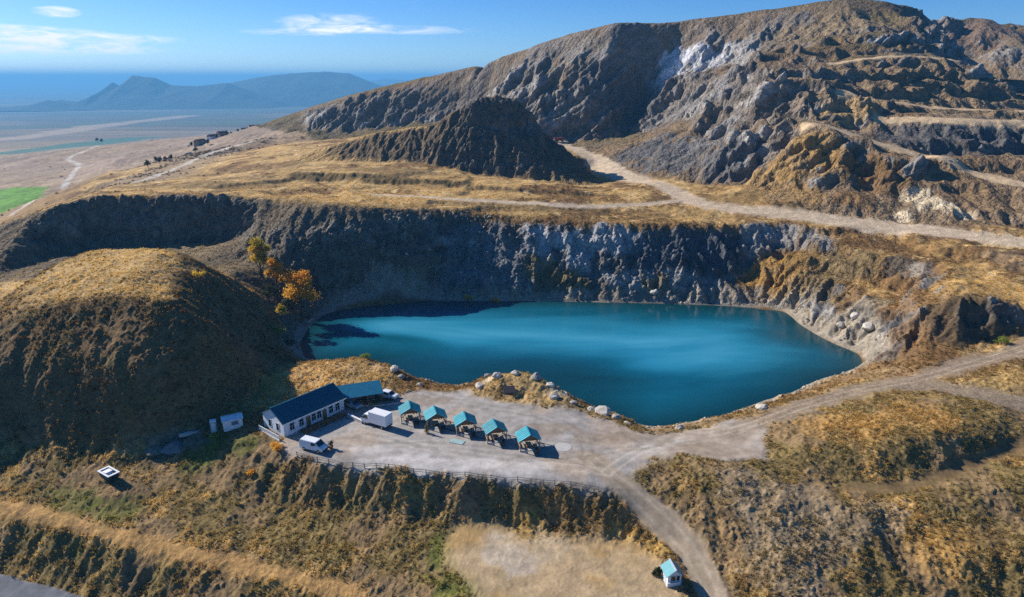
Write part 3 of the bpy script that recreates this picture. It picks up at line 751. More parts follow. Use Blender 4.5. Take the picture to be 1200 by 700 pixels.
# orange slopes of the spur
for px, py, r in ((900, 215, 14), (930, 190, 14), (955, 170, 10), (880, 235, 8), (985, 190, 10), (940, 230, 10)):
    dab(px, py, r, ORANGE, .75)
for px, py, r in ((1010, 200, 12), (1040, 215, 11), (1000, 235, 9)):
    dab(px, py, r, BROWN * 1.1, .7)
for px, py, r in ((1075, 230, 6), (1090, 240, 6), (1110, 245, 5), (1130, 252, 5), (1060, 255, 4)):
    dab(px, py, r, lin(214, 196, 164), .75)
dab(1090, 100, 30, lin(138, 116, 88), .9, 1.4); dab(1040, 95, 14, lin(138, 116, 88), .8)
dab(1000, 125, 14, GOLD, .5, 1.5); dab(960, 110, 12, ROCKB, .5); dab(1060, 155, 10, ROCKD, .6, 2); dab(1150, 160, 16, ROCKD * .8, .8, 2); dab(1080, 160, 12, ROCKD * .8, .8, 2); dab(1195, 160, 14, ROCKD * .8, .8, 2)
dab(930, 40, 25, lin(140, 122, 98), .6); dab(1000, 25, 22, lin(146, 126, 96), .7); dab(1040, 20, 12, OLIVE * 1.3, .5); dab(1140, 35, 40, lin(120, 100, 88), .6)
# far wall of the pit
for px, py, r in ((625, 275, 6), (655, 280, 7), (680, 290, 6), (710, 280, 7), (740, 285, 5), (640, 295, 5), (680, 310, 5)):
    dab(px, py, r, lin(172, 170, 168), .8)
for px, py, r in ((560, 300, 13), (590, 310, 10), (540, 330, 9), (600, 335, 8), (575, 280, 8)):
    dab(px, py, r, lin(112, 116, 118), .75)
for px, py, r in ((640, 325, 8), (620, 315, 5), (670, 335, 7), (770, 335, 6)):
    dab(px, py, r, lin(124, 104, 68), .8)
for px, py, r in ((790, 290, 9), (820, 295, 9), (850, 295, 8), (760, 300, 7), (830, 315, 7)):
    dab(px, py, r, lin(84, 88, 94), .8)
for px, py, r in ((890, 275, 7), (920, 275, 7), (960, 280, 7), (880, 290, 5)):
    dab(px, py, r, lin(150, 148, 144), .7)
for px, py, r in ((905, 320, 10), (930, 335, 9), (895, 335, 8), (945, 310, 9)):
    dab(px, py, r, lin(158, 122, 66), .75)
for px, py, r in ((975, 320, 12), (1000, 310, 10), (960, 345, 8)):
    dab(px, py, r, lin(122, 104, 72), .7)
for px, py, r in ((985, 385, 5), (1000, 375, 5), (1015, 390, 5), (965, 375, 4), (1030, 355, 5), (1005, 360, 4)):
    dab(px, py, r, lin(156, 144, 124), .6)
for px, py, r in ((1060, 330, 8), (1070, 385, 8), (1060, 360, 7), (1090, 380, 8)):
    dab(px, py, r, lin(140, 108, 70), .6)
dab(1130, 375, 9, lin(80, 68, 52), .8, 1.5); dab(1055, 312, 6, lin(84, 78, 70), .8); dab(1075, 320, 4, lin(160, 152, 142), .6); dab(1200, 310, 5, lin(84, 72, 60), .7)
dab(1170, 340, 10, GOLD, .6, 1.5); dab(1180, 300, 8, ROCKB, .5)
dab(840, 350, 5, lin(150, 140, 126), .8, 4); dab(500, 350, 3, lin(96, 86, 72), .8, 9); dab(650, 349, 3, lin(140, 132, 122), .8, 8)
# rim of stones round the near shore
shore_band = (1 - sstep(.5, 3.2, np.abs(sd_shore - .8) + NM * 1.6)) * sstep(-.3, .5, sd_shore)
mixc(shore_band * .5 * (1 - darkwall), lin(176, 158, 132))
mixc((1 - sstep(.8, 2.0, np.abs(sd_shore) + NM * .8)) * .85, lin(150, 140, 124))
# greener and yellower places in the foreground
for px, py, r in ((545, 670, 7), (575, 690, 6), (530, 640, 4), (90, 590, 6), (130, 605, 6), (255, 515, 3), (230, 535, 4), (290, 520, 3)):
    dab(px, py, r, lin(98, 104, 42), .65)
for px, py, r in ((560, 632, 4), (730, 640, 5), (760, 645, 4), (620, 628, 4), (790, 640, 3), (575, 470, 3), (310, 455, 4), (330, 450, 4)):
    dab(px, py, r, lin(176, 142, 78), .6)
dab(205, 520, 4, lin(118, 110, 98), .7, 1.6)
dab(360, 445, 6, lin(196, 158, 104), .6); dab(385, 430, 6, lin(196, 158, 104), .6); dab(425, 432, 5, lin(170, 142, 104), .6)
dab(610, 450, 7, lin(176, 146, 96), .85, 1.6)
for px, py, r in ((585, 438, 2), (610, 437, 2), (635, 443, 2.2), (652, 460, 2), (570, 445, 1.6)):
    dab(px, py, r, lin(196, 180, 152), .8, 1.3)
for px, py, r in ((1080, 490, 8), (1010, 500, 7), (960, 500, 5), (1100, 640, 6), (1060, 600, 4), (1010, 585, 3)):
    dab(px, py, r, lin(184, 142, 80), .55)
for px, py, r in ((920, 600, 9), (900, 650, 8), (960, 640, 7), (870, 570, 5), (1030, 600, 5)):
    dab(px, py, r, lin(150, 130, 102), .7)
# roads, yards
mixc(m_park * .95, GRAVEL * (1 + .12 * NB[..., None] + .10 * NM[..., None]))
mixc(m_park * sstep(.0, .4, fbm(VX, VY, .12, 4, 71) - .12 + sstep(-5, 25, VX) * .6) * .65, lin(172, 152, 130))
mixc(m_park * sstep(.2, .55, fbm(VX * .6, VY * 1.6, .2, 4, 73)) * .45, lin(132, 126, 122))
mixc(m_pad * .9, lin(176, 152, 118) * (1 + .14 * NM[..., None]))
mixc(m_pad * sstep(-.1, .4, fbm(VX, VY, .14, 4, 75)) * .6, lin(168, 132, 74))
dab(600, 652, 5, lin(186, 174, 158), .6); dab(640, 650, 5, lin(180, 164, 140), .5)
mixc(m_track * .92, lin(158, 142, 122)); mixc(m_haul * .85, lin(140, 124, 106)); mixc(m_trail * .7, lin(120, 98, 68))
mixc(m_bench * .9, lin(196, 176, 150)); mixc(m_spur * .9, lin(206, 178, 140)); mixc(m_meadow * .8, lin(188, 146, 90))
mixc(m_road, lin(112, 114, 118))
# wheel ruts and worn lines on the yard
for ln_, k_ in (([(712, 552), (640, 545), (560, 535), (480, 520), (420, 505)], 1), ([(712, 552), (660, 535), (600, 530), (520, 522), (440, 522)], 0), ([(712, 552), (760, 525), (820, 512), (880, 500)], 1), ([(690, 535), (680, 510), (640, 490), (560, 475), (500, 462)], 0), ([(860, 505), (780, 520), (700, 530), (600, 540)], 0)):
    ln_ = smooth_line([at_z(*p, 0) for p in ln_])
    q_ = m_park > .05; dd = np.full(VX.shape, 9, np.float32); dd[q_], _ = seg_dist(VX[q_], VY[q_], ln_)
    wv = dd + NM * .25
    mixc(m_park * (1 - sstep(.12, .38, np.abs(wv - .85))) * .42, (lin(126, 116, 104), lin(196, 184, 168))[k_])
for px, py, r in ((470, 540, 3.5), (520, 545, 3), (600, 550, 3), (440, 528, 2.5), (560, 545, 2)):
    dab(px, py, r, lin(196, 190, 184), .55, 2.0)
for px, py, r in ((640, 505, 3), (700, 515, 3), (500, 470, 3), (760, 515, 4), (820, 525, 4)):
    dab(px, py, r, lin(140, 122, 102), .55, 1.8)
for line, w_, m_ in ((TRACK, .85, m_track), (HAUL, 1.0, m_haul)):
    d = np.full(VX.shape, 9, np.float32); q_ = m_ > 0
    d[q_], _ = seg_dist(VX[q_], VY[q_], line)
    mixc(m_ * (1 - sstep(.1, .4, np.abs(d - w_))) * .35, lin(186, 172, 152))
# plain and hillside beyond the quarry
plain_m = np.maximum(sstep(470, 640, DI) * (1 - m_mount), sstep(1000, 1200, DI))
mixc(plain_m * .9, lin(146, 128, 112))
mixc(plain_m * sstep(0, .4, fbm(VX, VY, .006, 4, 81)) * .5, lin(150, 126, 96))
mixc(plain_m * sstep(.05, .4, fbm(VX * .4, VY * 1.5, .012, 4, 83)) * .45, lin(186, 160, 126))
mixc(1 - sstep(-3, 3, sd_green + NB * 4), lin(96, 140, 50))
vil = road_mask([(a[0] - 8, a[1] + 12) for a in VILLAGE_ROAD], 24, 9, 12, 4)
mixc(vil * .6, lin(124, 112, 100))
mixc(m_valley * .85, lin(184, 176, 164))
C = np.clip(C * (1 + .12 * fbm(VX, VY, .9, 3, 91)[..., None]), .004, .75)
print('colours', round(time.time() - T0, 1))
# ---------------------------------------------------------------- ground material and the pieces of the setting
def new_mat(name):
    m = bpy.data.materials.new(name); m.use_nodes = True
    nt = m.node_tree
    return m, nt.nodes, nt.links, nt.nodes['Principled BSDF']
def ground_mat(name, bump=1.0, fine=1.0, lo=.50, hi=1.5, crack=0.0):
    m, n, l, b = new_mat(name)
    b.inputs['Roughness'].default_value = .95
    b.inputs['Specular IOR Level'].default_value = .15
    at = n.new('ShaderNodeAttribute'); at.attribute_name = 'tint'
    geo = n.new('ShaderNodeNewGeometry')
    n1 = n.new('ShaderNodeTexNoise'); n1.inputs['Scale'].default_value = 1.6 * fine; n1.inputs['Detail'].default_value = 6; n1.inputs['Roughness'].default_value = .72
    n2 = n.new('ShaderNodeTexNoise'); n2.inputs['Scale'].default_value = .35 * fine; n2.inputs['Detail'].default_value = 5
    for q in (n1, n2):
        l.new(geo.outputs['Position'], q.inputs['Vector'])
    r1 = n.new('ShaderNodeMapRange'); r1.inputs[1].default_value = .28; r1.inputs[2].default_value = .72; r1.inputs[3].default_value = lo; r1.inputs[4].default_value = hi
    l.new(n1.outputs['Fac'], r1.inputs[0])
    r2 = n.new('ShaderNodeMapRange'); r2.inputs[1].default_value = .3; r2.inputs[2].default_value = .7; r2.inputs[3].default_value = .78; r2.inputs[4].default_value = 1.22
    l.new(n2.outputs['Fac'], r2.inputs[0])
    mu = n.new('ShaderNodeMath'); mu.operation = 'MULTIPLY'; l.new(r1.outputs[0], mu.inputs[0]); l.new(r2.outputs[0], mu.inputs[1])
    vm = n.new('ShaderNodeVectorMath'); vm.operation = 'SCALE'; l.new(at.outputs['Color'], vm.inputs[0]); l.new(mu.outputs[0], vm.inputs['Scale'])
    l.new(vm.outputs[0], b.inputs['Base Color'])
    bp = n.new('ShaderNodeBump'); bp.inputs['Strength'].default_value = .8; bp.inputs['Distance'].default_value = .28 * bump
    l.new(n1.outputs['Fac'], bp.inputs['Height'])
    last = bp
    if crack:           # broken rock: angular blocks at two sizes
        sx = n.new('ShaderNodeMapping'); sx.inputs['Rotation'].default_value = (.3, .5, .2); sx.inputs['Scale'].default_value = (1.2, 1.0, .65); l.new(geo.outputs['Position'], sx.inputs[0])
        dv = n.new('ShaderNodeTexNoise'); dv.inputs['Scale'].default_value = crack * .8; dv.inputs['Detail'].default_value = 3; l.new(geo.outputs['Position'], dv.inputs['Vector'])
        dm = n.new('ShaderNodeVectorMath'); dm.operation = 'MULTIPLY_ADD'; dm.inputs[1].default_value = (1.2 / crack,) * 3; l.new(dv.outputs['Color'], dm.inputs[0]); l.new(sx.outputs[0], dm.inputs[2])
        for k_, (f_, dd) in enumerate(((crack, .9), (crack * 2.7, .4))):
            vo = n.new('ShaderNodeTexVoronoi'); vo.feature = 'F1'; vo.inputs['Scale'].default_value = f_; l.new(dm.outputs[0], vo.inputs['Vector'])
            cs = n.new('ShaderNodeSeparateColor'); l.new(vo.outputs['Color'], cs.inputs[0])
            hm = n.new('ShaderNodeMath'); hm.operation = 'SUBTRACT'; l.new(cs.outputs[0], hm.inputs[0]); l.new(vo.outputs['Distance'], hm.inputs[1])
            b2 = n.new('ShaderNodeBump'); b2.inputs['Strength'].default_value = .65; b2.inputs['Distance'].default_value = dd / crack * .55
            l.new(hm.outputs[0], b2.inputs['Height']); l.new(last.outputs[0], b2.inputs['Normal']); last = b2
    l.new(last.outputs[0], b.inputs['Normal'])
    return m
M_GROUND = ground_mat('dry_ground')
M_FLAT = ground_mat('gravel_surface', .15, 1.6, .82, 1.18)
M_FAR = ground_mat('mountain_ground', 1.8, .5, .5, 1.5, .38)
M_ROCK = ground_mat('quarry_rock', 1.0, .9, .5, 1.5, .75)
M_PLAIN = ground_mat('plain_ground', 1.0, .12)

idx = np.arange(NA * NR).reshape(NA, NR)
QUADS = np.stack([idx[:-1, :-1], idx[1:, :-1], idx[1:, 1:], idx[:-1, 1:]], -1).reshape(-1, 4)
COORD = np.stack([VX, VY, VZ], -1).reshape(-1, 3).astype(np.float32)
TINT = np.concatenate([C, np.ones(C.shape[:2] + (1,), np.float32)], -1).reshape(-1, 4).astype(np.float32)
# smooth normals of the whole sheet, so that the pieces join without a seam
_a = COORD.reshape(NA, NR, 3)
_tu = np.gradient(_a, axis=0); _tv = np.gradient(_a, axis=1)
_n = np.cross(_tu, _tv); _n /= (np.linalg.norm(_n, axis=-1, keepdims=True) + 1e-9)
if _n[NA // 2, 50, 2] < 0:
    _n = -_n
NORM = _n.reshape(-1, 3)
def cellv(a):
    return (a[:-1, :-1] + a[1:, :-1] + a[1:, 1:] + a[:-1, 1:]).reshape(-1) * .25
lab = np.zeros(len(QUADS), np.int32)
def assign(mask, k):
    lab[(cellv(mask) > .5) if mask.dtype != bool else (cellv(mask.astype(np.float32)) > .5)] = k
NAMES = ['ground', 'plain', 'mountain', 'quarry_cliff', 'rock_mound', 'grassy_hill', 'car_park', 'clearing', 'dirt_track', 'haul_road', 'quarry_bench_road', 'terrace_road', 'meadow_path', 'road', 'valley_road', 'green_field', 'lake_bed']
assign(plain_m, 1); assign(m_mount, 2); assign(m_cliff, 3); assign(m_mound, 4); assign(m_dome, 5); assign((sd_shore < -.3), 16)
assign(m_haul, 9); assign(m_bench, 10); assign(m_spur, 11); assign(m_meadow, 12); assign(m_trail, 8); assign(m_pad, 7); assign(m_track, 8); assign(m_park, 6); assign(m_road, 13); assign(m_valley, 14)
assign((sd_green < 0), 15)
def sheet(name, sel, mat):
    q = QUADS[sel]
    used, inv = np.unique(q.ravel(), return_inverse=True)
    me = bpy.data.meshes.new(name)
    me.vertices.add(len(used)); me.vertices.foreach_set('co', COORD[used].ravel())
    me.loops.add(q.size); me.loops.foreach_set('vertex_index', inv.astype(np.int32))
    me.polygons.add(len(q)); me.polygons.foreach_set('loop_start', (np.arange(len(q)) * 4).astype(np.int32))
    me.polygons.foreach_set('use_smooth', np.ones(len(q), bool))
    at = me.attributes.new('tint', 'FLOAT_COLOR', 'POINT'); at.data.foreach_set('color', TINT[used].ravel())
    me.update(calc_edges=True)
    me.normals_split_custom_set_from_vertices(NORM[used])
    me.materials.append(mat)
    o = bpy.data.objects.new(name, me); COL.objects.link(o)
    o['kind'] = 'structure'
    return o
for k, nm in enumerate(NAMES):
    s = lab == k
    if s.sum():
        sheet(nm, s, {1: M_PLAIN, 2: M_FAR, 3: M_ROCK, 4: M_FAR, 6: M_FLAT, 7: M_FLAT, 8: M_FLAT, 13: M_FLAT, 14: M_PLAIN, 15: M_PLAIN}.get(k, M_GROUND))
print('sheets', round(time.time() - T0, 1))

# ---------------------------------------------------------------- the plain out to the horizon
def far_plain():
    a = np.linspace(math.radians(-60), math.radians(60), 420); r = np.exp(np.linspace(math.log(1380), math.log(60000), 420))
    X = np.sin(a)[:, None] * r[None]; Y = np.cos(a)[:, None] * r[None]
    Z = zplain(np.hypot(X, Y)) - 1.5 * (1 - sstep(1380, 1500, r))[None] + fbm(X, Y, .0012, 4, 95) * 3 * sstep(1500, 3000, r)[None]
    c = np.empty(X.shape + (3,), np.float32); c[:] = (lin(146, 128, 112) + (lin(84, 84, 78) - lin(146, 128, 112)) * sstep(1500, 3200, r)[None, :, None])
    def mx(m, col):
        c[:] = c * (1 - m[..., None]) + col * m[..., None]
    n1 = fbm(X * .35, Y, .0022, 4, 97); n2 = fbm(X * .3, Y, .006, 3, 99)
    mx(sstep(.05, .3, n1) * .6, lin(140, 122, 92)); mx(sstep(.1, .3, n2) * .5 * (1 - .7 * sstep(1800, 3200, np.hypot(X, Y))), lin(182, 156, 122)); mx(sstep(.05, .3, -n1) * .65, lin(82, 96, 74))
    def strip(pts, w, col, s=.9):
        d, _ = seg_dist(X, Y, [at_z(px, py, z) for px, py, z in pts])
        mx((1 - sstep(w * .6, w, d + n2 * w * .6)) * s, col)
    strip([(-200, 184, -62), (0, 176, -68), (90, 167, -78), (160, 159, -92)], 75, lin(58, 108, 96))
    strip([(-200, 170, -90), (0, 160, -100), (120, 147, -150), (220, 136, -195)], 90, lin(178, 156, 132), .7)
    strip([(-200, 200, -55), (0, 188, -60), (80, 182, -64)], 45, lin(96, 112, 106), .7)
    me = bpy.data.meshes.new('plain'); n = X.size
    id2 = np.arange(n).reshape(X.shape)
    q = np.stack([id2[:-1, :-1], id2[1:, :-1], id2[1:, 1:], id2[:-1, 1:]], -1).reshape(-1, 4)
    me.vertices.add(n); me.vertices.foreach_set('co', np.stack([X, Y, Z], -1).astype(np.float32).ravel())
    me.loops.add(q.size); me.loops.foreach_set('vertex_index', q.ravel().astype(np.int32))
    me.polygons.add(len(q)); me.polygons.foreach_set('loop_start', (np.arange(len(q)) * 4).astype(np.int32)); me.polygons.foreach_set('use_smooth', np.ones(len(q), bool))
    at = me.attributes.new('tint', 'FLOAT_COLOR', 'POINT'); at.data.foreach_set('color', np.concatenate([c, np.ones(X.shape + (1,), np.float32)], -1).astype(np.float32).ravel())
    me.update(calc_edges=True); me.materials.append(M_PLAIN)
    o = bpy.data.objects.new('plain', me); COL.objects.link(o); o['kind'] = 'structure'
far_plain()
def far_hill(name, profile, dist, depth, base_z, seed):
    """a ridge far out on the plain: crest heights from points along its length, falling to both sides"""
    pts = [at_y(px, py, dist) for px, py in profile]
    xs = np.array([p[0] for p in pts]); zs = np.array([p[2] for p in pts])
    n, m_ = 260, 90
    x = np.linspace(xs[0], xs[-1], n)[:, None]; v = np.linspace(-1, 1, m_)[None]
    crest = np.interp(x[:, 0], xs, zs)[:, None]
    wv = v + .18 * fbm(x, x * 0, .001, 3, seed)
    shape = np.clip(1 - np.abs(wv), 0, 1) ** 1.25
    X = x + v * 0; Y = dist + v * depth + x * 0
    Z = base_z + (crest - base_z) * shape
    k = np.sin(np.clip(shape, 0, 1) * np.pi)
    Z = Z + k * (crest - base_z) * .10 * fbm(X, Y, .0025, 4, seed + 1, .5, None, True)
    Z = np.where(shape <= 0, base_z, Z)
    ll = 1 - sstep(.86, 1, np.abs(np.linspace(-1, 1, n)))[:, None]
    Z = base_z + (Z - base_z) * np.maximum(ll, 0)
    me = bpy.data.meshes.new(name); id2 = np.arange(n * m_).reshape(n, m_)
    q = np.stack([id2[:-1, :-1], id2[1:, :-1], id2[1:, 1:], id2[:-1, 1:]], -1).reshape(-1, 4)
    me.from_pydata(np.stack([X, Y, Z], -1).reshape(-1, 3).tolist(), [], q.tolist())
    c = np.empty(X.shape + (4,), np.float32); c[..., :3] = lin(48, 52, 38); c[..., 3] = 1
    c[..., :3] = c[..., :3] * (1 + .3 * fbm(X, Y, .006, 3, seed + 4)[..., None])
    at = me.attributes.new('tint', 'FLOAT_COLOR', 'POINT'); at.data.foreach_set('color', c.ravel())
    for p in me.polygons:
        p.use_smooth = True
    me.materials.append(M_PLAIN)
    o = bpy.data.objects.new(name, me); COL.objects.link(o); o['kind'] = 'structure'
far_hill('distant_hill', [(30, 134), (45, 128), (70, 117), (95, 122), (115, 116), (128, 104), (137, 96), (143, 102), (157, 88), (168, 90), (182, 91), (202, 100), (230, 101), (265, 97), (300, 110), (350, 125)], 7600, 860, -240, 101)
far_hill('distant_hill', [(-120, 136), (-60, 128), (0, 126), (40, 123), (60, 117), (80, 121), (100, 128), (130, 133)], 7000, 560, -232, 105)
far_hill('distant_hill', [(200, 120), (240, 104), (270, 97), (300, 91), (340, 86), (380, 84), (410, 86), (440, 97), (480, 110), (540, 125)], 8800, 1300, -250, 107)
far_hill('distant_hill', [(380, 104), (420, 97), (450, 92), (490, 95), (540, 104)], 16000, 1500, -268, 111)

# ---------------------------------------------------------------- water
def lake():
    cx = sum(p[0] for p in SHORE) / len(SHORE); cyy = sum(p[1] for p in SHORE) / len(SHORE)
    pts = []
    for p in SHORE:
        d = math.hypot(p[0] - cx, p[1] - cyy)
        pts.append((cx + (p[0] - cx) * (1 + 2.5 / d), cyy + (p[1] - cyy) * (1 + 2.5 / d)))
    # fan of rings from the shore to the middle; each point knows its distance from the bank (milky colour, with sky sheen painted in offshore)
    rings, n = 40, len(pts) * 6
    outl = []
    for i in range(len(pts)):
        a, b_ = pts[i], pts[(i + 1) % len(pts)]
        for k_ in range(6):
            outl.append((a[0] + (b_[0] - a[0]) * k_ / 6, a[1] + (b_[1] - a[1]) * k_ / 6))
    o_ = np.array(outl); t = (1 - np.linspace(0, 1, rings) ** 1.3)[:, None, None]
    P = np.array((cx, cyy)) + (o_ - np.array((cx, cyy)))[None] * t
    V = np.concatenate([P, np.full(P.shape[:2] + (1,), WATER_Z)], -1).reshape(-1, 3)
    f = [(r * n + i, r * n + (i + 1) % n, (r + 1) * n + (i + 1) % n, (r + 1) * n + i) for r in range(rings - 1) for i in range(n)]
    me = bpy.data.meshes.new('lake_water'); me.from_pydata(V.tolist(), [], f)
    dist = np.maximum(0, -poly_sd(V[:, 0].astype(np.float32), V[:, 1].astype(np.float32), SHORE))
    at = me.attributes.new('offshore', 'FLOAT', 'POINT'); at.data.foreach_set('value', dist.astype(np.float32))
    o = bpy.data.objects.new('lake_water', me); COL.objects.link(o); o['kind'] = 'structure'
    m, n_, l, b = new_mat('lake_water')
    b.inputs['IOR'].default_value = 1.33
    geo = n_.new('ShaderNodeNewGeometry')
    an = n_.new('ShaderNodeAttribute'); an.attribute_name = 'offshore'
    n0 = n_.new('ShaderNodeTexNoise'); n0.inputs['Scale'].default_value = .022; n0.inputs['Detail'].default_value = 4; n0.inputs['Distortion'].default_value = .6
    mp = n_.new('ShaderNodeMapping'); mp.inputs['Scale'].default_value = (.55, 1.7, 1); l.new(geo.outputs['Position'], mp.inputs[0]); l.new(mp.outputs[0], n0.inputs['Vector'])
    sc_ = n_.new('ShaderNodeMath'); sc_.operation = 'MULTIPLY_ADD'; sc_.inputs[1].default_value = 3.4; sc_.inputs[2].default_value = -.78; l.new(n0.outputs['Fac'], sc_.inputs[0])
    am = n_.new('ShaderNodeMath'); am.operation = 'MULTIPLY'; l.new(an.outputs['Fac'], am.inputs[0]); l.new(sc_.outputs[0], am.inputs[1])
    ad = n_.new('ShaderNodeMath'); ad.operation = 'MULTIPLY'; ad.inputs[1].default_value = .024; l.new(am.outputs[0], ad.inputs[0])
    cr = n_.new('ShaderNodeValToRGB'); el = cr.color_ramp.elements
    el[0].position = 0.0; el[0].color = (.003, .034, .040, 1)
    el[1].position = 1.0; el[1].color = (.075, .35, .49, 1)  # open water paler: sky sheen painted into the milky base colour
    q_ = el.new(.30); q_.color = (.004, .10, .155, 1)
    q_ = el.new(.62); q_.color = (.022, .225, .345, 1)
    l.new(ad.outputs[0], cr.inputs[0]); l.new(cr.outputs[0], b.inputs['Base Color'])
    nr = n_.new('ShaderNodeMapRange'); nr.inputs[1].default_value = .42; nr.inputs[2].default_value = .6; nr.inputs[3].default_value = .06; nr.inputs[4].default_value = .34
    l.new(n0.outputs['Fac'], nr.inputs[0]); l.new(nr.outputs[0], b.inputs['Roughness'])
    nb = n_.new('ShaderNodeTexNoise'); nb.inputs['Scale'].default_value = .9; nb.inputs['Detail'].default_value = 5
    mp2 = n_.new('ShaderNodeMapping'); mp2.inputs['Scale'].default_value = (1, 1.8, 1); mp2.inputs['Rotation'].default_value = (0, 0, .5); l.new(geo.outputs['Position'], mp2.inputs[0]); l.new(mp2.outputs[0], nb.inputs['Vector'])
    bp = n_.new('ShaderNodeBump'); bp.inputs['Strength'].default_value = .35; bp.inputs['Distance'].default_value = .06
    l.new(nb.outputs['Fac'], bp.inputs['Height']); l.new(bp.outputs[0], b.inputs['Normal'])
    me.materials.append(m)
lake()
# ---------------------------------------------------------------- helpers for built things
def gz(x, y):
    """ground level of the finished sheet"""
    a = math.atan2(x, y); r = math.hypot(x, y)
    fi = (a - A0) / (A1 - A0) * (NA - 1); i = int(min(max(fi, 0), NA - 2)); t = fi - i
    o = []
    for c in (i, i + 1):
        o.append(float(np.interp(r, RR[c], VZ[c])))
    return o[0] * (1 - t) + o[1] * t
def paint(name, col, rough=.6, var=.12, scale=2.0, metal=0.0, spec=.4, bump=0.0):
    m, n, l, b = new_mat(name)
    b.inputs['Roughness'].default_value = rough; b.inputs['Metallic'].default_value = metal; b.inputs['Specular IOR Level'].default_value = spec
    tc = n.new('ShaderNodeTexCoord'); nz_ = n.new('ShaderNodeTexNoise'); nz_.inputs['Scale'].default_value = scale; nz_.inputs['Detail'].default_value = 5
    l.new(tc.outputs['Object'], nz_.inputs['Vector'])
    mr = n.new('ShaderNodeMapRange'); mr.inputs[1].default_value = .3; mr.inputs[2].default_value = .7; mr.inputs[3].default_value = 1 - var; mr.inputs[4].default_value = 1 + var
    l.new(nz_.outputs['Fac'], mr.inputs[0])
    vm = n.new('ShaderNodeVectorMath'); vm.operation = 'SCALE'; vm.inputs[0].default_value = col[:3]
    l.new(mr.outputs[0], vm.inputs['Scale']); l.new(vm.outputs[0], b.inputs['Base Color'])
    if bump:
        bp = n.new('ShaderNodeBump'); bp.inputs['Distance'].default_value = bump; l.new(nz_.outputs['Fac'], bp.inputs['Height']); l.new(bp.outputs[0], b.inputs['Normal'])
    return m
MW = paint('white_paint', (.76, .77, .78), .45, .06)
MWALL = paint('white_plaster', (.70, .72, .75), .8, .10, 1.2)
MROOF = paint('dark_blue_sheet', (.010, .095, .145), .35, .18, 1.5)
MTEAL = paint('teal_sheet', (.032, .29, .35), .42, .16, 1.4)
_n, _l = MTEAL.node_tree.nodes, MTEAL.node_tree.links       # each roof has faded a little differently
_oi = _n.new('ShaderNodeObjectInfo'); _mr = _n.new('ShaderNodeMapRange'); _mr.inputs[3].default_value = .78; _mr.inputs[4].default_value = 1.2
_l.new(_oi.outputs['Random'], _mr.inputs[0])
_vm = _n.new('ShaderNodeVectorMath'); _vm.operation = 'SCALE'; _b = _n['Principled BSDF']
_l.new(_b.inputs['Base Color'].links[0].from_socket, _vm.inputs[0]); _l.new(_mr.outputs[0], _vm.inputs['Scale']); _l.new(_vm.outputs[0], _b.inputs['Base Color'])
MTRIM = paint('pale_trim', (.55, .62, .64), .6, .05)
MGLASS = paint('window_glass', (.012, .016, .022), .08, .1, 1, 0, .8)
MWOOD = paint('brown_wood', (.19, .095, .045), .75, .3, 6)
MPALE = paint('pale_wood', (.42, .31, .20), .75, .2, 5)
MGREY = paint('weathered_grey_wood', (.22, .20, .17), .85, .25, 5)
MBLACK = paint('black_rubber', (.012, .012, .013), .7, .1)
MIRON = paint('black_iron', (.02, .02, .022), .5, .2, 4, .4)
MSILVER = paint('silver_paint', (.42, .44, .46), .3, .05, 2, .5)
MLAMP = paint('lamp_glass', (.6, .6, .58), .15, .02)
MREDL = paint('red_lens', (.35, .012, .01), .2, .02)
MCONC = paint('pale_concrete', (.46, .44, .41), .9, .15, 2, 0, .2, .03)
MSTONE = paint('broken_stone', (.33, .30, .26), .9, .35, 2.2, 0, .2, .12)
MSTONE2 = paint('pale_stone', (.52, .47, .40), .9, .25, 2.2, 0, .2, .12)
MGRAV = paint('gravel_heap', (.21, .20, .19), .95, .35, 5, 0, .1, .1)
MSKIP = paint('dark_green_steel', (.02, .055, .06), .5, .25, 3, .2)
MRED = paint('red_vehicle_paint', (.17, .035, .022), .5, .2)
MTERR = paint('flower_pot', (.24, .11, .06), .8, .2)
MTARP = paint('dark_violet_tarp', (.03, .025, .03), .7, .2)
MTILE = paint('red_tiles', (.30, .12, .075), .8, .25, 1)

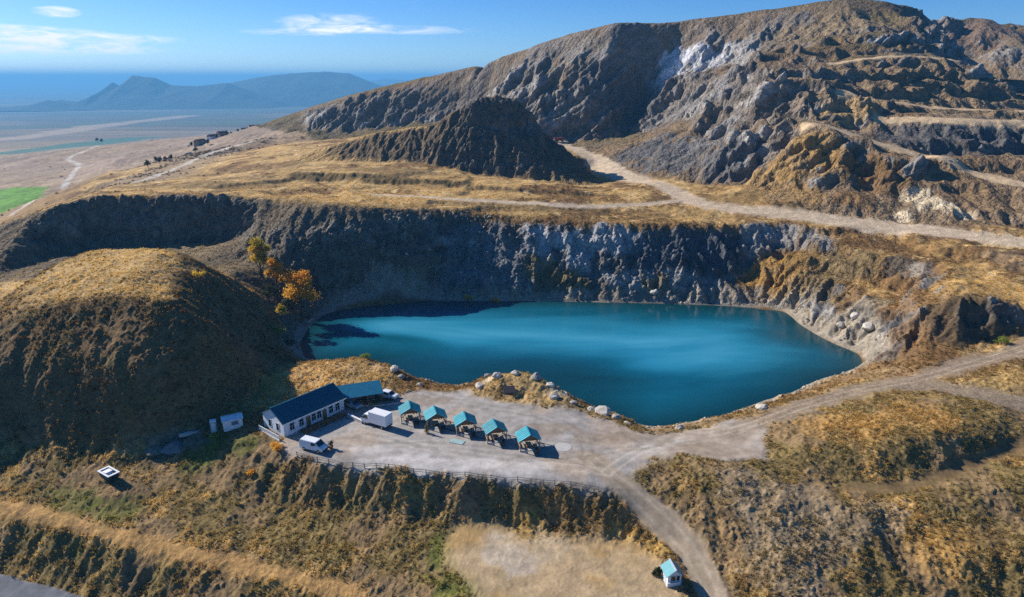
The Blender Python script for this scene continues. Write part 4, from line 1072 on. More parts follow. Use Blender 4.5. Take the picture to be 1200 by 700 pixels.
class MB:
    def __init__(s): s.v, s.f = [], []
    def add(s, v, f):
        k = len(s.v); s.v += [tuple(p) for p in v]; s.f += [tuple(i + k for i in q) for q in f]; return s
    def box(s, x0, x1, y0, y1, z0, z1):
        return s.add([(x0, y0, z0), (x1, y0, z0), (x1, y1, z0), (x0, y1, z0), (x0, y0, z1), (x1, y0, z1), (x1, y1, z1), (x0, y1, z1)],
                     [(0, 3, 2, 1), (4, 5, 6, 7), (0, 1, 5, 4), (1, 2, 6, 5), (2, 3, 7, 6), (3, 0, 4, 7)])
    def hexa(s, p):
        return s.add(p, [(0, 3, 2, 1), (4, 5, 6, 7), (0, 1, 5, 4), (1, 2, 6, 5), (2, 3, 7, 6), (3, 0, 4, 7)])
    def slab(s, a, b, c, d, t):
        """sheet with four corners, thickened downwards"""
        lo = [(p[0], p[1], p[2] - t) for p in (a, b, c, d)]
        return s.hexa(lo + [a, b, c, d])
    def prism(s, prof, y0, y1):
        """profile in x-z pushed along y"""
        n = len(prof)
        v = [(p[0], y0, p[1]) for p in prof] + [(p[0], y1, p[1]) for p in prof]
        f = [tuple(range(n)), tuple(range(2 * n - 1, n - 1, -1))] + [(i, n + i, n + (i + 1) % n, (i + 1) % n) for i in range(n)]
        return s.add(v, f)
    def tube(s, a, b, r0, r1=None, n=8):
        r1 = r0 if r1 is None else r1
        a, b = Vector(a), Vector(b); d = (b - a).normalized()
        u = d.orthogonal().normalized(); w_ = d.cross(u)
        v = []
        for c, r in ((a, r0), (b, r1)):
            for i in range(n):
                t = 2 * math.pi * i / n
                v.append(tuple(c + u * (r * math.cos(t)) + w_ * (r * math.sin(t))))
        f = [(i, (i + 1) % n, n + (i + 1) % n, n + i) for i in range(n)] + [tuple(range(n - 1, -1, -1)), tuple(range(n, 2 * n))]
        return s.add(v, f)
    def lathe(s, prof, n=12):
        v = []
        for r, z in prof:
            for i in range(n):
                t = 2 * math.pi * i / n
                v.append((r * math.cos(t), r * math.sin(t), z))
        f = []
        for k in range(len(prof) - 1):
            for i in range(n):
                f.append((k * n + i, k * n + (i + 1) % n, (k + 1) * n + (i + 1) % n, (k + 1) * n + i))
        f += [tuple(range(n - 1, -1, -1)), tuple(range((len(prof) - 1) * n, len(prof) * n))]
        return s.add(v, f)
    def build(s, name, mat, parent=None, bevel=0.0, smooth=False, label=None):
        me = bpy.data.meshes.new(name); me.from_pydata(s.v, [], s.f)
        bm = bmesh.new(); bm.from_mesh(me); bmesh.ops.recalc_face_normals(bm, faces=bm.faces)
        if bevel:
            bmesh.ops.bevel(bm, geom=bm.edges[:], offset=bevel, segments=2, affect='EDGES', clamp_overlap=True)
        bm.to_mesh(me); bm.free()
        if smooth:
            for p in me.polygons: p.use_smooth = True
        me.materials.append(mat)
        o = bpy.data.objects.new(name, me); COL.objects.link(o); o.parent = parent
        if label: o['label'] = label
        return o
def thing(name, label, cat, loc, rz=0, group=None):
    o = bpy.data.objects.new(name, None); COL.objects.link(o)
    o.location = loc; o.rotation_euler = (0, 0, rz); o['label'] = label; o['category'] = cat
    if group: o['group'] = group
    return o
def tag(o, label, cat, group=None):
    o['label'] = label; o['category'] = cat
    if group: o['group'] = group
    return o
def dup(root, loc, rz, label, scale=None):
    r = root.copy(); COL.objects.link(r); r.location = loc; r.rotation_euler = (0, 0, rz); r['label'] = label
    if scale: r.scale = scale
    for ch in list(root.children):
        c = ch.copy(); COL.objects.link(c); c.parent = r
        for g in list(ch.children):
            d = g.copy(); COL.objects.link(d); d.parent = c
    return r
def ang_of(a, b):
    return math.atan2(b[1] - a[1], b[0] - a[0])

# ---------------------------------------------------------------- the long house by the yard
BA, BB, BD = (-46.32, 114.24), (-41.2, 109.94), (-33.0, 120.08)
rz_h = ang_of(BB, BD)
house = thing('long_house', 'long white house with dark blue gabled roof beside the gravel yard', 'house', (BB[0], BB[1], -.05), rz_h)
HL, HW, HE, HR = 13.4, 6.6, 2.95, 4.85      # length along x, depth along +y, eaves, ridge
MB().add([(0, 0, -.4), (HL, 0, -.4), (HL, HW, -.4), (0, HW, -.4), (0, 0, HE), (HL, 0, HE), (HL, HW, HE), (0, HW, HE), (0, HW / 2, HR - .12), (HL, HW / 2, HR - .12)],
         [(0, 1, 5, 4), (2, 3, 7, 6), (1, 2, 6, 9, 5), (3, 0, 4, 8, 7), (0, 3, 2, 1)]).build('wall', MWALL, house)
sl = (HR - HE) / (HW / 2)
roof = bpy.data.objects.new('roof', None)
rb = MB()
for sgn in (0, 1):
    ye, ym = ((-.45, HW / 2) if sgn == 0 else (HW + .45, HW / 2))
    ze = HE - .45 * sl + .06
    rb.slab((-.35, ye, ze), (HL + .35, ye, ze), (HL + .35, ym, HR + .06), (-.35, ym, HR + .06), .09)
roof = rb.build('roof', MROOF, house)
rbs = MB()
for k in range(1, 27):        # standing seams
    x = -.35 + (HL + .7) * k / 27
    rbs.hexa([(x - .025, -.44, HE - .44 * sl + .065), (x + .025, -.44, HE - .44 * sl + .065), (x + .025, HW / 2, HR + .065), (x - .025, HW / 2, HR + .065),
              (x - .025, -.44, HE - .44 * sl + .12), (x + .025, -.44, HE - .44 * sl + .12), (x + .025, HW / 2, HR + .12), (x - .025, HW / 2, HR + .12)])
rbs.build('roof_seams', MROOF, roof)
MB().box(-.36, HL + .36, HW / 2 - .12, HW / 2 + .12, HR + .05, HR + .14).build('ridge_cap', MROOF, roof)
MB().tube((-.35, -.52, HE - .22), (HL + .35, -.52, HE - .22), .07).build('gutter', MTRIM, house)
MB().tube((.05, -.12, 0), (.05, -.12, HE - .2), .05).build('downpipe', MTRIM, house)
def window(parent, x0, x1, z0, z1, y, door=False):
    nm = 'door' if door else 'window'
    w_ = MB().box(x0, x1, y - .03, y + .02, z0, z1).build(nm, MWOOD if door else MGLASS, parent)
    f = MB()
    for a in ((x0 - .07, x0, z0, z1 + .07), (x1, x1 + .07, z0, z1 + .07), (x0, x1, z1, z1 + .07)):
        f.box(a[0], a[1], y - .06, y + .02, a[2], a[3])
    if not door:
        f.box(x0, x1, y - .05, y + .02, z0 + (z1 - z0) * .62, z0 + (z1 - z0) * .62 + .05); f.box((x0 + x1) / 2 - .03, (x0 + x1) / 2 + .03, y - .052, y + .02, z0, z0 + (z1 - z0) * .62)
        MB().box(x0 - .12, x1 + .12, y - .14, y + .02, z0 - .07, z0).build('sill', MTRIM, w_)
    else:
        MB().box(x1 - .18, x1 - .12, y - .09, y - .03, z0 + 1.0, z0 + 1.14).build('handle', MIRON, w_)
    f.build('frame', MTRIM, w_)
for k, x in enumerate((1.7, 3.7, 5.2, 6.4, 7.6, 8.8, 10.3, 11.8)):
    if k in (2, 5):
        window(house, x - .48, x + .48, 0, 2.15, 0, True)
    else:
        window(house, x - .45, x + .45, .85, 2.2, 0)
# gable windows, on the end that faces the van
for yy in (1.9, 4.4):
    w_ = MB().box(-.03, .02, yy - .4, yy + .4, .75, 2.2).build('window', MGLASS, house)
    f = MB(); f.box(-.06, .02, yy - .48, yy - .4, .7, 2.28).box(-.06, .02, yy + .4, yy + .48, .7, 2.28).box(-.06, .02, yy - .4, yy + .4, 2.2, 2.28).box(-.07, .02, yy - .4, yy + .4, .7, .75)
    f.build('frame', MTRIM, w_)
tr = thing('balustrade', 'low white balustrade along the gable end of the long house', 'railing', (BB[0], BB[1], 0), rz_h)
MB().box(-1.35, -1.25, -.4, 6.2, .82, .92).build('top_rail', MW, tr)
MB().box(-1.4, -1.2, -.4, 6.2, -.5, .12).build('plinth', MW, tr)
for k in range(23):
    y = -.3 + k * .29
    MB().box(-1.34, -1.26, y - .05, y + .05, .12, .82).build('baluster', MW, tr)
# timber terrace in front of the long side
dk = thing('terrace', 'dark timber terrace with a rail under the front windows of the long house', 'terrace', (BB[0], BB[1], 0), rz_h)
for k in range(7):
    MB().box(3.0, 13.0, -2.25 + k * .3, -1.97 + k * .3, .08, .2).build('plank', MWOOD, dk)
for k in range(11):
    MB().box(3.0 + k * .98, 3.08 + k * .98, -2.3, -2.22, -.3, 1.05).build('post', MWOOD, dk)
for z in (.55, 1.02):
    MB().box(3.0, 12.9, -2.34, -2.3, z, z + .08).build('rail', MWOOD, dk)

# ---------------------------------------------------------------- open shed next to the house
rz_s = math.atan2(126.52 - 123.71, -26.3 + 33.94)
shed = thing('open_shed', 'open sided timber shed with blue lean-to roof joining the long house', 'shed', (-33.6, 120.2, 0), rz_s)
MB().slab((-.3, -.3, 2.55), (8.6, -.3, 2.55), (8.6, 3.9, 3.6), (-.3, 3.9, 3.6), .08).build('roof', paint('blue_sheet', (.014, .125, .21), .35, .15, 1.5), shed)
for x in (0, 2.7, 5.4, 8.2):
    MB().box(x, x + .14, 0, .14, -.3, 2.5).build('post', MWOOD, shed); MB().box(x, x + .14, 3.5, 3.64, -.3, 3.4).build('post', MWOOD, shed)
MB().box(-.2, 8.5, 0, .12, 2.3, 2.44).build('beam', MWOOD, shed)
MB().box(-.2, 8.5, 3.66, 3.72, -.3, 3.3).build('back_wall', MWOOD, shed)
for k, (x, y) in enumerate(((1.2, 1.7), (3.6, 1.9), (6.2, 1.8))):
    p = shed.matrix_basis @ Vector((x, y, 0))
    p = Matrix.Translation(Vector((-33.6, 120.2, 0))) @ Matrix.Rotation(rz_s, 4, 'Z') @ Vector((x, y, 0))
    t = thing('picnic_table', ('brown picnic table under the open shed nearest the long house', 'brown picnic table in the middle of the open shed', 'brown picnic table at the far end of the open shed')[k], 'table', (p.x, p.y, gz(p.x, p.y)), rz_s, 'tables under the open shed')
    MB().box(-.9, .9, -.38, .38, .70, .76).build('table_top', MPALE, t)
    for s_ in (-1, 1):
        MB().box(-.9, .9, s_ * .75 - .14, s_ * .75 + .14, .42, .47).build('bench', MPALE, t)
        MB().hexa([(s_ * .65 - .05, -.8, 0), (s_ * .65 + .05, -.8, 0), (s_ * .65 + .05, .8, 0), (s_ * .65 - .05, .8, 0), (s_ * .65 - .05, -.3, .7), (s_ * .65 + .05, -.3, .7), (s_ * .65 + .05, .3, .7), (s_ * .65 - .05, .3, .7)]).build('leg', MWOOD, t)
lw = thing('low_wall', 'pale low wall running from the open shed towards the white box truck', 'wall', (-31.6, 117.6, 0), math.atan2(-2.6, 3.2))
MB().box(0, 4.3, 0, .28, -.4, .65).build('wall', MCONC, lw); MB().box(-.05, 4.35, -.05, .33, .65, .73).build('coping', MW, lw)

# ---------------------------------------------------------------- vehicles
def wheel(parent, x, y, r=.34, w_=.22):
    s_ = 1 if y > 0 else -1
    t = MB().tube((x, y - w_ / 2, r), (x, y + w_ / 2, r), r, None, 16).build('wheel', MBLACK, parent)
    MB().tube((x, y + s_ * (w_ / 2 - .02), r), (x, y + s_ * (w_ / 2 + .012), r), r * .58, None, 12).build('rim', MSILVER, t)
def vehicle_body(prof, wdt, mat, parent, taper=.10, zt=1.0):
    """side profile (x, z) lofted across the width, narrowing above the belt line"""
    n = len(prof); mb = MB(); rings = []
    for y, k in ((-1, 1), (-.94, 0), (.94, 0), (1, 1)):
        rings.append((y, k))
    v = []
    for y in (-1, 1):
        for x, z in prof:
            t = max(0.0, (z - zt)) * taper
            v.append((x, y * (wdt / 2 - t), z))
    f = [tuple(range(n)), tuple(range(2 * n - 1, n - 1, -1))] + [(i, n + i, n + (i + 1) % n, (i + 1) % n) for i in range(n)]
    mb.add(v, f)
    return mb.build('body', mat, parent, .05)
def glass_side(parent, pts, y, t, name='window'):
    return MB().hexa([(x, y - t, z) for x, z in pts] + [(x, y + t, z) for x, z in pts]).build(name, MGLASS, parent)
# box truck: x forward
p0, p1 = (-28.57, 114.9), (-22.71, 111.66)
rzt = ang_of(p1, p0)
tk = thing('box_truck', 'white box truck parked on the gravel in front of the open shed', 'truck', ((p0[0] + p1[0]) / 2 + .3, (p0[1] + p1[1]) / 2 + 1.2, .02), rzt)
MB().box(-3.0, 1.05, -1.05, 1.05, .75, 2.95).build('cargo_box', MW, tk, .04)
MB().box(-3.0, 2.9, -.85, .85, .42, .73).build('chassis', MIRON, tk)
cab = vehicle_body([(1.12, .5), (3.0, .5), (3.02, 1.15), (2.75, 1.35), (2.2, 2.2), (1.12, 2.25)], 1.95, MW, tk, .08, 1.2)
cab.name = 'cab'
MB().hexa([(2.80, -.80, 1.36), (2.80, .80, 1.36), (2.83, .80, 1.36), (2.83, -.80, 1.36), (2.27, -.72, 2.12), (2.27, .72, 2.12), (2.31, .72, 2.12), (2.31, -.72, 2.12)]).build('windscreen', MGLASS, tk)
for s_ in (-1, 1):
    glass_side(tk, [(1.35, 1.35), (2.55, 1.35), (2.1, 2.05), (1.35, 2.05)], s_ * .955, .02)
    MB().box(3.0, 3.05, s_ * .75 - .16, s_ * .75 + .16, .75, .95).build('headlight', MLAMP, tk)
    MB().box(-3.04, -2.99, s_ * .85 - .1, s_ * .85 + .1, .5, .66).build('tail_light', MREDL, tk)
    MB().box(2.35, 2.5, s_ * 1.12 - .1, s_ * 1.12 + .1, 1.4, 1.7).build('mirror', MBLACK, tk)
    wheel(tk, 2.2, s_ * .86, .36); wheel(tk, -1.9, s_ * .86, .36)
for s_ in (-1, 1):
    MB().box(-3.03, -3.0, s_ * .5 - .48, s_ * .5 + .48, .85, 2.85).build('rear_door', MW, tk)
# van
p0, p1 = (-37.15, 105.9), (-32.14, 103.91)
vn = thing('van', 'white van parked at the edge of the yard below the gable end', 'van', ((p0[0] + p1[0]) / 2, (p0[1] + p1[1]) / 2 + .8, gz((p0[0] + p1[0]) / 2, (p0[1] + p1[1]) / 2 + .8)), ang_of(p0, p1))
vehicle_body([(-2.4, .35), (2.35, .35), (2.45, .8), (2.3, 1.05), (1.65, 1.2), (.95, 1.92), (-2.3, 1.98), (-2.45, 1.2)], 1.85, MW, vn, .12, 1.1)
MB().hexa([(1.66, -.80, 1.22), (1.66, .80, 1.22), (1.72, .80, 1.22), (1.72, -.80, 1.22), (1.01, -.72, 1.86), (1.01, .72, 1.86), (1.07, .72, 1.86), (1.07, -.72, 1.86)]).build('windscreen', MGLASS, vn)
for s_ in (-1, 1):
    glass_side(vn, [(.05, 1.2), (1.4, 1.2), (.9, 1.75), (.05, 1.75)], s_ * .865, .03)
    MB().box(2.40, 2.47, s_ * .7 - .15, s_ * .7 + .15, .75, .95).build('headlight', MLAMP, vn)
    MB().box(-2.47, -2.42, s_ * .8 - .06, s_ * .8 + .06, .8, 1.2).build('tail_light', MREDL, vn)
    wheel(vn, 1.5, s_ * .82); wheel(vn, -1.5, s_ * .82)
MB().box(2.42, 2.5, -.85, .85, .38, .62).build('bumper', MBLACK, vn)
def car(loc, rz, mat, label):
    c = thing('car', label, 'car', loc, rz)
    vehicle_body([(-2.1, .3), (2.1, .3), (2.15, .62), (1.95, .82), (1.05, .92), (.45, 1.42), (-1.2, 1.45), (-1.95, .98), (-2.15, .9)], 1.72, mat, c, .28, .9)
    MB().hexa([(1.04, -.70, .95), (1.04, .70, .95), (1.1, .70, .95), (1.1, -.70, .95), (.5, -.58, 1.38), (.5, .58, 1.38), (.55, .58, 1.38), (.55, -.58, 1.38)]).build('windscreen', MGLASS, c)
    MB().hexa([(-1.96, -.66, 1.02), (-1.96, .66, 1.02), (-1.9, .66, 1.02), (-1.9, -.66, 1.02), (-1.3, -.58, 1.4), (-1.3, .58, 1.4), (-1.25, .58, 1.4), (-1.25, -.58, 1.4)]).build('rear_window', MGLASS, c)
    for s_ in (-1, 1):
        glass_side(c, [(-1.5, .98), (.8, .98), (.4, 1.36), (-1.2, 1.38)], s_ * .77, .06)
        MB().box(2.08, 2.17, s_ * .62 - .16, s_ * .62 + .16, .58, .74).build('headlight', MLAMP, c)
        wheel(c, 1.3, s_ * .76, .31); wheel(c, -1.3, s_ * .76, .31)
    return c
q = at_z(413, 475, .7)
car((q[0], q[1], gz(q[0], q[1])), math.atan2(-3, 4), MSILVER, 'silver car nosed in beside the end wall of the long house')
q = at_z(455, 461, .8)
car((q[0], q[1], gz(q[0], q[1])), math.radians(-25), MW, 'white car parked at the lake end of the open shed')

# ---------------------------------------------------------------- picnic huts in a row
def make_hut(loc, rz, label):
    h = thing('picnic_hut', label, 'gazebo', loc, rz, 'teal roofed picnic huts on the gravel yard')
    W, D, E, R_ = 1.75, 1.45, 2.15, 3.15       # half width x, half depth y
    r_ = MB()
    rf = MB().slab((-W - .3, -D - .25, E - .17), (-W - .3, D + .25, E - .17), (0, D + .25, R_), (0, -D - .25, R_), .07).slab((W + .3, D + .25, E - .17), (W + .3, -D - .25, E - .17), (0, -D - .25, R_), (0, D + .25, R_), .07).build('roof', MTEAL, h)
    MB().box(-.1, .1, -D - .26, D + .26, R_ - .03, R_ + .05).build('ridge_cap', MTEAL, rf)
    for sx in (-1, 1):
        for k in range(1, 7):
            y = -D - .25 + (2 * D + .5) * k / 7
            MB().hexa([(sx * .1, y - .02, R_ - .02), (sx * .1, y + .02, R_ - .02), (sx * (W + .29), y + .02, E - .16), (sx * (W + .29), y - .02, E - .16),
                       (sx * .1, y - .02, R_ + .02), (sx * .1, y + .02, R_ + .02), (sx * (W + .29), y + .02, E - .12), (sx * (W + .29), y - .02, E - .12)]).build('seam', MTEAL, rf)
    for sy in (-1, 1):
        MB().prism([(-W, E - .12), (W, E - .12), (0, R_ - .16)], sy * D - .02, sy * D + .02).build('gable', MWOOD, h)
        for sx in (-1, 1):
            MB().box(sx * W - .07, sx * W + .07, sy * D - .07, sy * D + .07, -.25, E - .05).build('post', MPALE, h)
        MB().box(-W, W, sy * D - .05, sy * D + .05, E - .22, E - .1).build('beam', MWOOD, h)
    for sx in (-1, 1):
        MB().box(sx * W - .04, sx * W + .04, -D, D, .80, .90).build('rail', MPALE, h)
        for k in range(5):
            MB().box(sx * W - .03, sx * W + .03, -D + .22 + k * .56, -D + .42 + k * .56, .15, .80).build('slat', MWOOD, h)
    MB().box(-W, W, D - .03, D + .03, .80, .90).build('rail', MPALE, h)
    for k in range(6):
        MB().box(-W + .25 + k * .56, -W + .45 + k * .56, D - .025, D + .025, .15, .80).build('slat', MWOOD, h)
    MB().box(-W - .1, W + .1, -D - .1, D + .1, -.3, .06).build('floor', MCONC, h)
    MB().box(-.45, .45, -1.0, 1.0, .70, .76).build('table', MPALE, h)
    for sx in (-1, 1):
        MB().box(sx * 1.0 - .17, sx * 1.0 + .17, -1.05, 1.05, .40, .46).build('bench', MPALE, h)
        MB().box(sx * .3 - .05, sx * .3 + .05, -.7, .7, .06, .70).build('table_leg', MWOOD, h)
        for sy in (-1, 1):
            MB().box(sx * 1.0 - .13, sx * 1.0 + .13, sy * .8 - .05, sy * .8 + .05, .06, .40).build('bench_leg', MWOOD, h)
    return h
HUTS = [at_z(*p, 2.6) for p in ((480, 477), (510, 483), (545, 490), (580, 499), (619, 508))]
hl = ['teal roofed picnic hut at the lake end of the row, nearest the open shed', 'second teal picnic hut from the open shed, beside the columnar shrub', 'middle one of the five teal roofed picnic huts', 'fourth teal picnic hut from the open shed', 'teal roofed picnic hut at the end of the row by the round pale slab']
gl = ['black barrel grill beside the picnic hut nearest the open shed', 'black barrel grill beside the second picnic hut from the open shed', 'black barrel grill beside the middle picnic hut', 'black barrel grill beside the fourth picnic hut from the open shed', 'black barrel grill beside the hut by the round pale slab']
rzp = math.radians(13)
hut0 = None
grill0 = None
for k, q in enumerate(HUTS):
    loc = (q[0], q[1], gz(q[0], q[1]) + .02)
    if hut0 is None:
        hut0 = make_hut(loc, rzp, hl[k])
    else:
        dup(hut0, loc, rzp + (.04 if k % 2 else -.03), hl[k])
    gx_, gy_ = q[0] + 1.5, q[1] - 2.6
    gp = (gx_, gy_, gz(gx_, gy_))
    if grill0 is None:
        grill0 = thing('barrel_grill', gl[k], 'grill', gp, .4, 'barrel grills by the huts')
        MB().tube((-.55, 0, .72), (.55, 0, .72), .34, None, 14).build('drum', MIRON, grill0)
        MB().box(-.5, .5, -.3, .3, .84, .88).build('grate', MIRON, grill0)
        for sx in (-1, 1):
            for sy in (-1, 1):
                MB().tube((sx * .45, sy * .28, -.1), (sx * .4, sy * .15, .6), .03).build('leg', MIRON, grill0)
    else:
        dup(grill0, gp, .4 + k * .3, gl[k])

# ---------------------------------------------------------------- kiosk by the track
kp = (22.75, 80.3)
kz = gz(*kp)
kk = thing('kiosk', 'small white kiosk with teal gabled roof beside the dirt track', 'kiosk', (kp[0], kp[1], kz), math.radians(9))
MB().box(-1.0, 1.0, -1.0, 1.0, -.15, 2.05).build('wall', MW, kk)
MB().prism([(-.98, 2.05), (.98, 2.05), (0, 2.72)], -.98, .98).build('gable', MW, kk)
krf = MB().slab((-1.35, -1.3, 1.9), (-1.35, 1.25, 1.9), (0, 1.25, 2.88), (0, -1.3, 2.88), .07).slab((1.35, 1.25, 1.9), (1.35, -1.3, 1.9), (0, -1.3, 2.88), (0, 1.25, 2.88), .07).build('roof', MTEAL, kk)
MB().box(-.12, .12, -1.32, 1.27, 2.86, 2.93).build('ridge_cap', MTRIM, krf)
for x0, x1 in ((-.55, .12), (.24, .72)):
    w_ = MB().box(x0, x1, -1.04, -.99, .95, 1.75).build('window', MGLASS, kk)
    MB().box(x0 - .06, x0, -1.06, -.99, .9, 1.8).box(x1, x1 + .06, -1.06, -.99, .9, 1.8).box(x0, x1, -1.06, -.99, 1.75, 1.81).build('frame', MTRIM, w_)
MB().box(-1.0, 1.0, -1.28, -1.0, .78, .84).build('counter', MTRIM, kk)
kdoor = MB().box(-1.04, -.99, -.35, .45, 0, 1.85).build('door', MTRIM, kk)
MB().box(-1.09, -1.04, .28, .34, .9, 1.02).build('handle', MIRON, kdoor)
MB().box(-1.15, 1.15, -1.15, 1.15, -.5, -.1).build('base', MCONC, kk)

# ---------------------------------------------------------------- rail fence along the front of the yard
fl = smooth_line([at_z(*p, 0) for p in ((348, 533), (390, 541), (470, 550), (560, 557), (650, 564), (712, 570))], 12)
fc = thing('rail_fence', 'weathered low rail fence along the front edge of the gravel yard', 'fence', (fl[0][0], fl[0][1], 0))
acc, last, posts = 0, None, []
for p in fl:
    if last is not None:
        acc += math.dist(p, last)
    if last is None or acc >= 1.75:
        posts.append(p); acc = 0
    last = p
pm = None
for i, p in enumerate(posts):
    x, y = p[0] - fl[0][0], p[1] - fl[0][1]
    z = gz(*p)
    if pm is None:
        o = MB().box(-.06, .06, -.06, .06, -.35, .95).build('post', MGREY, fc); pm = o.data
    else:
        o = bpy.data.objects.new('post', pm); COL.objects.link(o); o.parent = fc
    o.location = (x, y, z); o.rotation_euler = (random.uniform(-.05, .05), random.uniform(-.05, .05), random.uniform(0, 1))
    if i:
        a = posts[i - 1]; za = gz(*a)
        for hh in (.42, .82):
            MB().tube((a[0] - fl[0][0], a[1] - fl[0][1], za + hh), (x, y, z + hh + random.uniform(-.03, .03)), .045, None, 6).build('rail', MGREY, fc)

# ---------------------------------------------------------------- cabin, toilet, skip, heap left of the house
q = at_z(273, 500, -.3); z = gz(q[0], q[1])
cb = thing('site_cabin', 'small white site cabin on the grass beside the long house', 'cabin', (q[0], q[1], z), math.radians(28))
MB().box(-1.7, 1.7, -1.15, 1.15, -.1, 2.1).build('wall', MW, cb, .03)
MB().slab((-1.9, -1.35, 2.05), (1.9, -1.35, 2.05), (1.9, 0, 2.4), (-1.9, 0, 2.4), .08).slab((1.9, 1.35, 2.05), (-1.9, 1.35, 2.05), (-1.9, 0, 2.4), (1.9, 0, 2.4), .08).build('roof', MW, cb)
w_ = MB().box(-.2, .9, -1.19, -1.13, .95, 1.7).build('window', paint('blue_grey_glass', (.12, .18, .26), .2), cb)
MB().box(-.28, -.2, -1.21, -1.13, .9, 1.76).box(.9, .98, -1.21, -1.13, .9, 1.76).box(-.2, .9, -1.21, -1.13, 1.7, 1.76).build('frame', MTRIM, w_)
d_ = MB().box(1.69, 1.74, -.4, .4, 0, 1.9).build('door', MTRIM, cb); MB().box(1.74, 1.78, -.33, -.27, .95, 1.05).build('handle', MIRON, d_)
for sx in (-1, 1):
    for sy in (-1, 1):
        MB().box(sx * 1.4 - .15, sx * 1.4 + .15, sy * .9 - .15, sy * .9 + .15, -.7, -.1).build('footing', MCONC, cb)
q = at_z(251, 504, -.5); z = gz(q[0], q[1])
tl = thing('toilet_booth', 'narrow blue grey toilet booth with white roof left of the site cabin', 'toilet booth', (q[0], q[1], z), math.radians(20))
MB().box(-.55, .55, -.55, .55, -.25, 2.05).build('wall', paint('blue_grey_panel', (.20, .25, .33), .5), tl, .03)
MB().lathe([(.80, 2.05), (.82, 2.15), (.55, 2.32), (.1, 2.36)], 4).build('roof', MW, tl).rotation_euler = (0, 0, math.pi / 4)
d_ = MB().box(-.42, .42, -.59, -.55, .1, 1.95).build('door', MTRIM, tl); MB().box(.28, .34, -.63, -.59, .95, 1.1).build('handle', MIRON, d_)
MB().tube((.45, .45, 2.1), (.45, .45, 2.6), .05).build('vent_pipe', MIRON, tl)
q = at_z(129, 562, -4.2); z = gz(q[0], q[1])
sk = thing('waste_skip', 'dark green open skip with white rim standing alone in the meadow', 'skip', (q[0], q[1], z), math.radians(-33))
sb = MB()
sb.hexa([(-1.2, -.8, 0), (1.2, -.8, 0), (1.2, .8, 0), (-1.2, .8, 0), (-1.7, -.95, 1.25), (1.7, -.95, 1.25), (1.7, .95, 1.25), (-1.7, .95, 1.25)])
sb.f.pop(1)
sb.hexa([(-1.1, -.72, .15), (-1.1, .72, .15), (1.1, .72, .15), (1.1, -.72, .15), (-1.58, -.85, 1.25), (-1.58, .85, 1.25), (1.58, .85, 1.25), (1.58, -.85, 1.25)]); sb.f.pop(-5)
sb.build('body', MSKIP, sk)
MB().box(-1.8, 1.8, -1.03, -.72, 1.25, 1.36).box(-1.8, 1.8, .72, 1.03, 1.25, 1.36).box(-1.8, -1.38, -.72, .72, 1.25, 1.36).box(1.38, 1.8, -.72, .72, 1.25, 1.36).build('rim', MW, sk)
MB().hexa([(-1.1, -.6, .2), (1.0, -.65, .2), (1.1, .6, .2), (-1.1, .6, .2), (-1.4, -.65, 1.15), (.35, -.6, 1.42), (.2, .6, 1.34), (-1.3, .65, 1.2)]).build('waste', MW, sk)
for sx in (-1, 1):
    MB().tube((sx * 1.1, -.98, .75), (sx * 1.1, -1.15, .75), .06).build('lifting_lug', MIRON, sk)
def heap(name, px, py, zz, r, h, mat, label, cat, sx=1.0, seed=3):
    q = at_z(px, py, zz); z = gz(q[0], q[1])
    rn = np.random.default_rng(seed); n, m_ = 28, 12
    v, f = [], []
    for j in range(m_):
        t = j / (m_ - 1)
        for i in range(n):
            a = 2 * math.pi * i / n
            rr = r * (1 - t) * (1 + .16 * math.sin(3 * a + seed) + .08 * math.sin(7 * a)) + .02
            v.append((rr * math.cos(a) * sx + rn.normal() * .05, rr * math.sin(a) + rn.normal() * .05, h * t ** .85 * (1 if t < .85 else .98) - .25 + rn.normal() * .05))
    for j in range(m_ - 1):
        for i in range(n):
            f.append((j * n + i, j * n + (i + 1) % n, (j + 1) * n + (i + 1) % n, (j + 1) * n + i))
    f.append(tuple(range((m_ - 1) * n, m_ * n)))
    o = MB().add(v, f).build(name, mat, None, 0, True); o.location = (q[0], q[1], z)
    tag(o, label, cat)
heap('gravel_heap', 203, 517, -1.2, 2.3, 1.5, MGRAV, 'grey heap of gravel at the foot of the dark hill', 'gravel heap')
heap('sand_heap', 178, 523, -1.6, 1.5, .8, paint('brown_sand', (.24, .20, .15), .95, .3, 4, 0, .1, .08), 'small pale heap of sand next to the grey gravel heap', 'sand heap', 1.4, 5)
q = at_z(222, 507, -.8)
bk = thing('concrete_block', 'long pale concrete block lying behind the grey gravel heap', 'block', (q[0], q[1], gz(q[0], q[1]) - .05), math.radians(24))
MB().box(-1.8, 1.8, -.35, .35, 0, .65).build('block', MCONC, bk, .05)
for x in (-1.1, 1.1):
    MB().box(x - .12, x + .12, -.06, .06, .65, .8).build('lifting_loop', MIRON, bk)
